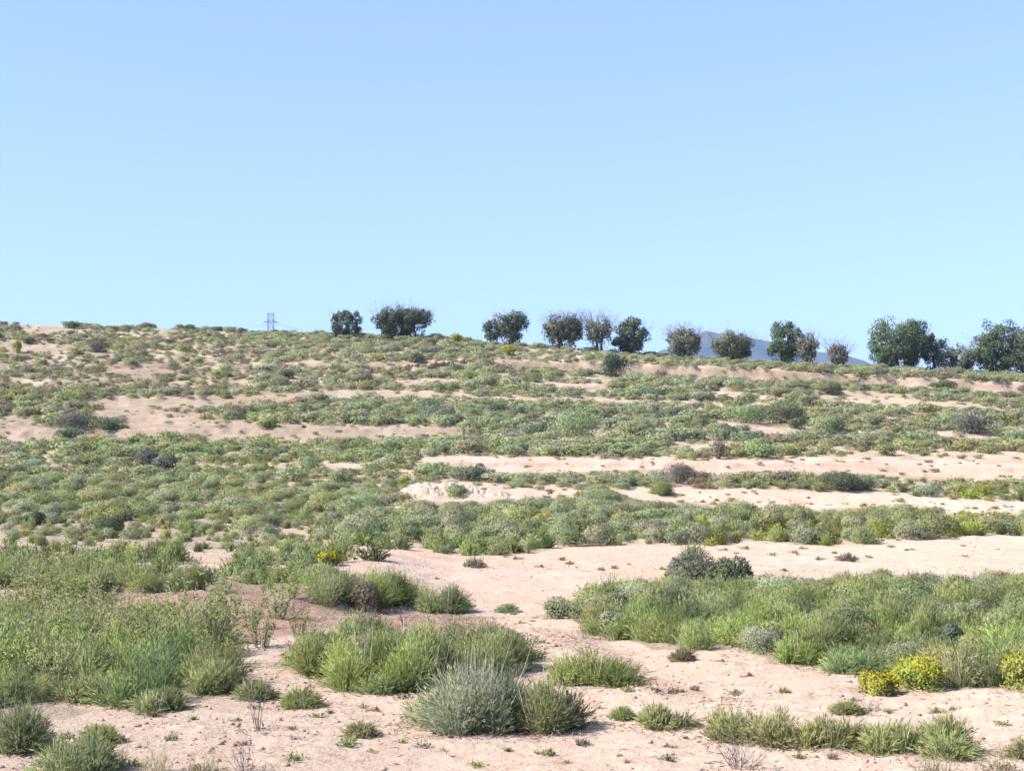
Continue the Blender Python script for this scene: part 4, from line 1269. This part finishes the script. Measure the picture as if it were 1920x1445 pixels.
for (px, py) in HERBS:
    x, y, z = ground_hit(px, py)
    o = link('ground_herb', HB[int(rr_.integers(0, 3))], None, None, (x, y, z))
    k = rr_.uniform(.4, 1.1) * (1.5 if py < 1080 else 1); o.scale = (k, k, k); o.rotation_euler.z = rr_.random() * 6.28
    wc = 'olive' if rr_.random() < .6 else 'brown'
    o.color = (*vary(SP[wc], rr_), 1)
    o['category'] = 'herb'
    AUTO.append((o, ('h', wc, x, y, z, .04, .08, px, py, 8)))

# clods of earth
for (px, py, s, lab) in [(1398, 1268, .05, 'dark clod of earth alone on the sand left of the small yellow bush'), (1600, 1270, .035, 'small clod at the foot of the small yellow bush'),
                         (1040, 1212, .05, 'reddish clod lying behind the lone half-round tussock'), (815, 1085, .05, 'grey clod on the sandy crossing behind the lone dark tussock')]:
    x, y, z = ground_hit(px, py)
    v, t, a = lumps_geo(rr_, [(0, 0, 0), (s * 1.1, .3 * s, -.2 * s), (-s * .9, .2 * s, -.2 * s)], [s, s * .6, s * .55])
    tag(link('earth_clod', mesh_from('earth_clod', v, t, {'tint': a}), M_CLOD, None, (x, y, z + s * .2)), lab, 'clod')
x, y, z = ground_hit(747, 969)
v, t, a = lumps_geo(rr_, [(0, 0, .3), (.07, .02, .27)], [.10, .07])
tag(link('pale_stone', mesh_from('pale_stone', v, t, {'tint': a}), M_WHITE, None, (x, y, z)), 'small white stone shining in the scrub below the soil heap', 'stone')

# ------------------------------------------------------------------ pylon, its wires, the board by the wide tree
def bars(segs, r, sides=5):
    P = Parts()
    for a, b in segs:
        a, b = np.array(a, float), np.array(b, float)
        tubes(P, np.array([a, (a + b) / 2, b]), [r, r, r], sides)
    return P.get()


def pylon():
    y = 430.0
    x = (508 - 960) / F * y * 1.006
    z = float(terrain(x, y))
    zt = float(z_at(587.5, y)); H = zt - z
    hw = 5.2 * y / F
    root = empty('power_pylon', (x, y, z))
    tag(root, 'grey lattice power pylon rising behind the left ridge', 'pylon')
    seg = [((-hw, -hw, -.3), (-hw, -hw, H)), ((hw, -hw, -.3), (hw, -hw, H)), ((-hw, hw, -.3), (-hw, hw, H)), ((hw, hw, -.3), (hw, hw, H))]
    v, t, a = bars(seg, .065)
    link('legs', mesh_from('legs', v, t, {'tint': a}), M_STEEL, root)
    br = []
    k = max(3, int(H / (2 * hw * 1.15)))
    hs = [H * i / k for i in range(k + 1)]
    for a0, b0 in zip(hs[:-1], hs[1:]):
        for s in (-hw, hw):
            br += [((-hw, s, a0), (hw, s, b0)), ((hw, s, a0), (-hw, s, b0)), ((s, -hw, a0), (s, hw, b0)), ((-hw, s, b0), (hw, s, b0))]
    v, t, a = bars(br, .035)
    link('bracing', mesh_from('bracing', v, t, {'tint': a}), M_STEEL, root)
    zc = float(z_at(604, y)) - z
    arm = [((-2.1, 0, zc), (2.1, 0, zc)), ((-2.1, 0, zc), (0, 0, zc + .6)), ((2.1, 0, zc), (0, 0, zc + .6)), ((-hw * 1.3, 0, H - .15), (hw * 1.3, 0, H - .15))]
    v, t, a = bars(arm, .085)
    link('crossarm', mesh_from('crossarm', v, t, {'tint': a}), M_STEEL, root)
    for sx in (-1, 1):
        v, t, a = bars([((sx * 2.05, 0, zc), (sx * 2.05, 0, zc - .55))], .07)
        link('insulator', mesh_from('insulator', v, t, {'tint': a}), M_STEEL, root)
    for sx, lab in ((-1, 'thin power line leaving the outer side of the pylon'), (1, 'thin power line leaving the tree side of the pylon')):
        P = Parts()
        n = 24
        s = np.linspace(0, 1, n)
        pts = np.stack([x + sx * 2.05 + s * (58 if sx > 0 else -70), y + s * (60 if sx > 0 else 40), z + zc - .55 - 26 * s * (1 - s) * .30 - 3.5 * s], 1)
        tubes(P, pts, np.full(n, .022), 4)
        v, t, a = P.get()
        tag(link('power_line', mesh_from('power_line', v, t, {'tint': a}), M_STEEL), lab, 'power line', 'power lines')


pylon()


def board():
    x, y, z = ground_hit(792, 631)
    y = min(y, 119)
    x = (790 - 960) / F * y; z = float(terrain(x, y))
    zt = float(z_at(608, y)) - z
    root = empty('sign_board', (x, y, z))
    tag(root, 'small grey board on a thin post under the wide ridge tree', 'sign board')
    v, t, a = bars([((0, 0, -.2), (0, 0, zt))], .03, 6)
    link('post', mesh_from('post', v, t, {'tint': a}), M_STEEL, root)
    bw, bh, bt = .36, .17, .04
    c = np.array([[sx, sy, sz] for sx in (-bw, bw) for sy in (-bt - .06, -.05) for sz in (zt - 2 * bh, zt)])
    q = np.array([[0, 1, 3, 2], [4, 6, 7, 5], [0, 4, 5, 1], [2, 3, 7, 6], [0, 2, 6, 4], [1, 5, 7, 3]])
    link('panel', mesh_from('panel', c, q), M_STEEL, root)


board()

# ------------------------------------------------------------------ far mountain
def mountain():
    D = 3000.0
    prof = [(900, 712), (1100, 700), (1160, 680), (1215, 662), (1240, 650), (1275, 645), (1300, 622), (1325, 614), (1350, 618), (1372, 616), (1395, 622), (1420, 628), (1440, 634), (1470, 640), (1500, 645), (1540, 650), (1580, 657), (1620, 668), (1650, 682), (1700, 694), (1800, 706), (2000, 715)]
    pxs = np.array([p[0] for p in prof], float); pys = np.array([p[1] for p in prof], float)
    nx, ny = 260, 90
    X, T = np.meshgrid(np.linspace(900, 2000, nx), np.linspace(-1, 1, ny), indexing='ij')
    top = z_at(np.interp(X, pxs, pys), D)
    wx = (X - 960) / F * D
    depth = 700 * T
    sl = np.clip(1 - np.abs(T), 0, 1) ** 1.15
    z = top * sl
    rid = np.abs(fbm(wx * .006, depth * .004 + 5, 4))
    z = z - 150 * rid * sstep(0.02, .3, np.abs(T)) * sl
    z = z + fbm(wx * .02, depth * .02, 4) * 14 * sstep(0, .2, sl)
    y = D + depth
    v = np.stack([wx * y / D, y, z - 5], -1).reshape(-1, 3)
    i = (np.arange(nx - 1)[:, None] * ny + np.arange(ny - 1)[None]).ravel()
    q = np.stack([i, i + ny, i + ny + 1, i + 1], 1)
    o = link('mountain', mesh_from('mountain', v, q, smooth=True), M_HILL)
    tag(o, kind='structure')


mountain()

# ------------------------------------------------------------------ haze
def haze():
    x0, x1, y0, y1, z0, z1 = -6900, 6900, -120, 6600, -8, 420
    c = np.array([[x, y, z] for x in (x0, x1) for y in (y0, y1) for z in (z0, z1)], float)
    q = np.array([[0, 1, 3, 2], [4, 6, 7, 5], [0, 4, 5, 1], [2, 3, 7, 6], [0, 2, 6, 4], [1, 5, 7, 3]])
    m, nt, out = new_mat('air')
    pv = N(nt, 'ShaderNodeVolumePrincipled')
    pv.inputs['Color'].default_value = (0.42, 0.62, 1.0, 1)
    pv.inputs['Density'].default_value = 0.00016
    pv.inputs['Anisotropy'].default_value = 0.0
    nt.links.new(pv.outputs[0], out.inputs['Volume'])
    o = link('haze', mesh_from('haze', c, q), m)
    tag(o, 'thin blue haze of distance', 'haze', None, 'stuff')


HAZE = True
if HAZE: haze()

# ------------------------------------------------------------------ labels for the plants that came out of the loops
ORD = ['nearest', 'second', 'third', 'fourth', 'fifth', 'sixth', 'seventh', 'eighth', 'ninth', 'tenth', 'eleventh', 'twelfth', 'thirteenth', 'fourteenth', 'fifteenth', 'sixteenth', 'seventeenth', 'eighteenth', 'nineteenth', 'twentieth', 'twenty-first', 'twenty-second', 'twenty-third', 'twenty-fourth']
LM = [(p['x'], p['y'], p['land'], p['r']) for p in PLANTS if p['land']]
LM += [(x, y, l, .8) for x, y, l in LANDS if l.startswith('the ')]
kinds = {'grass_tussock': 'tussock', 'shrub': 'shrub', 'flowering_weed': 'flowering weed', 'ground_herb': 'flat herb'}
cells = {}
for o, r in AUTO:
    x, y = r[2], r[3]
    best, bd = None, 1e9
    for k, (lx, ly, l, lr) in enumerate(LM):
        d = math.hypot(x - lx, (y - ly)) / (y ** .3)
        if d < bd: bd, best = d, k
    lx, ly, l, lr = LM[best]
    dx, dy = x - lx, y - ly
    side = ('right of' if dx > 0 else 'left of') if abs(dx) > abs(dy) else ('uphill of' if dy > 0 else 'in front of')
    if y < 30 and side == 'uphill of': side = 'behind'
    st = o.name.split('.')[0]
    cells.setdefault((st, WORD[r[1]], best, side), []).append((math.hypot(dx, dy), o, r))
GROUPS = {'grass_tussock': 'grass tussocks of the dry hillside', 'shrub': 'shrubs of the dry hillside', 'flowering_weed': 'tall flowering weeds on the left bank', 'ground_herb': 'flat herbs on the near sand'}
for (st, w, best, side), lst in cells.items():
    lst.sort(key=lambda q: q[0])
    for k, (d, o, r) in enumerate(lst):
        o['group'] = GROUPS[st]
        extra = {'flowering_weed': 'tall', 'ground_herb': 'tiny'}.get(st, 'low' if r[5] < .4 else 'bushy')
        tail = f'{side} {LM[best][2]}'
        if len(lst) == 1: o['label'] = f'{extra} {w} {kinds[st]} {tail}'
        elif k < len(ORD): o['label'] = f'{ORD[k]} {w} {kinds[st]} {tail}'
        else: o['label'] = f'outlying {w} {kinds[st]} far {tail}'
for p in PLANTS:
    o = p['o']
    if 'group' not in o:
        o['group'] = {'tussock': GROUPS['grass_tussock'], 'shrub': GROUPS['shrub'], 'twig': 'leafless dry plants on the near sand', 'straw': 'thin straw grasses along the bottom edge'}[p['kind']]

# ------------------------------------------------------------------ light, sky, camera
SUN_EL, SUN_AZ = R(43), R(-112)           # azimuth measured from +Y (view direction) towards +X
sd = Vector((math.sin(SUN_AZ) * math.cos(SUN_EL), math.cos(SUN_AZ) * math.cos(SUN_EL), math.sin(SUN_EL)))
ld = bpy.data.lights.new('sun', 'SUN'); ld.energy = 4.6; ld.angle = R(0.53); ld.color = (1.0, 0.95, 0.87)
lo = bpy.data.objects.new('sun', ld); COL.objects.link(lo)
lo.rotation_euler = (-sd).to_track_quat('-Z', 'Y').to_euler()
lo.location = (-60, -30, 80)

w = bpy.data.worlds.new('World'); S.world = w; w.use_nodes = True
nt = w.node_tree; nt.nodes.clear()
sky = N(nt, 'ShaderNodeTexSky', sky_type='NISHITA')
sky.sun_disc = False
sky.sun_elevation = SUN_EL; sky.sun_rotation = SUN_AZ
sky.altitude = 400; sky.air_density = 1.0; sky.dust_density = 0.25; sky.ozone_density = 1.9
bg = N(nt, 'ShaderNodeBackground'); bg.inputs[1].default_value = 0.15
wo = N(nt, 'ShaderNodeOutputWorld')
air = N(nt, 'ShaderNodeMix', data_type='RGBA', blend_type='MULTIPLY'); air.inputs[0].default_value = 1
air.inputs[7].default_value = (0.86, 0.99, 1.27, 1)          # even, clear blue of a dry spring day
gam = N(nt, 'ShaderNodeGamma'); gam.inputs[1].default_value = 0.65
nt.links.new(sky.outputs[0], gam.inputs[0]); nt.links.new(gam.outputs[0], air.inputs[6]); nt.links.new(air.outputs[2], bg.inputs[0]); nt.links.new(bg.outputs[0], wo.inputs[0])

cam = bpy.data.cameras.new('camera'); co = bpy.data.objects.new('camera', cam); COL.objects.link(co)
cam.sensor_width = 36; cam.lens = F / W * 36; cam.clip_start = .1; cam.clip_end = 20000
co.location = (0, 0, CAM_Z); co.rotation_euler = (math.pi / 2 + PITCH, 0, 0)
S.camera = co

S.view_settings.view_transform = 'Standard'; S.view_settings.look = 'None'
S.view_settings.exposure = 1.30; S.view_settings.gamma = 1
c = S.cycles
c.max_bounces = 6; c.diffuse_bounces = 3; c.glossy_bounces = 1; c.transmission_bounces = 3; c.transparent_max_bounces = 4; c.volume_bounces = 0
c.use_denoising = True
c.caustics_reflective = False; c.caustics_refractive = False
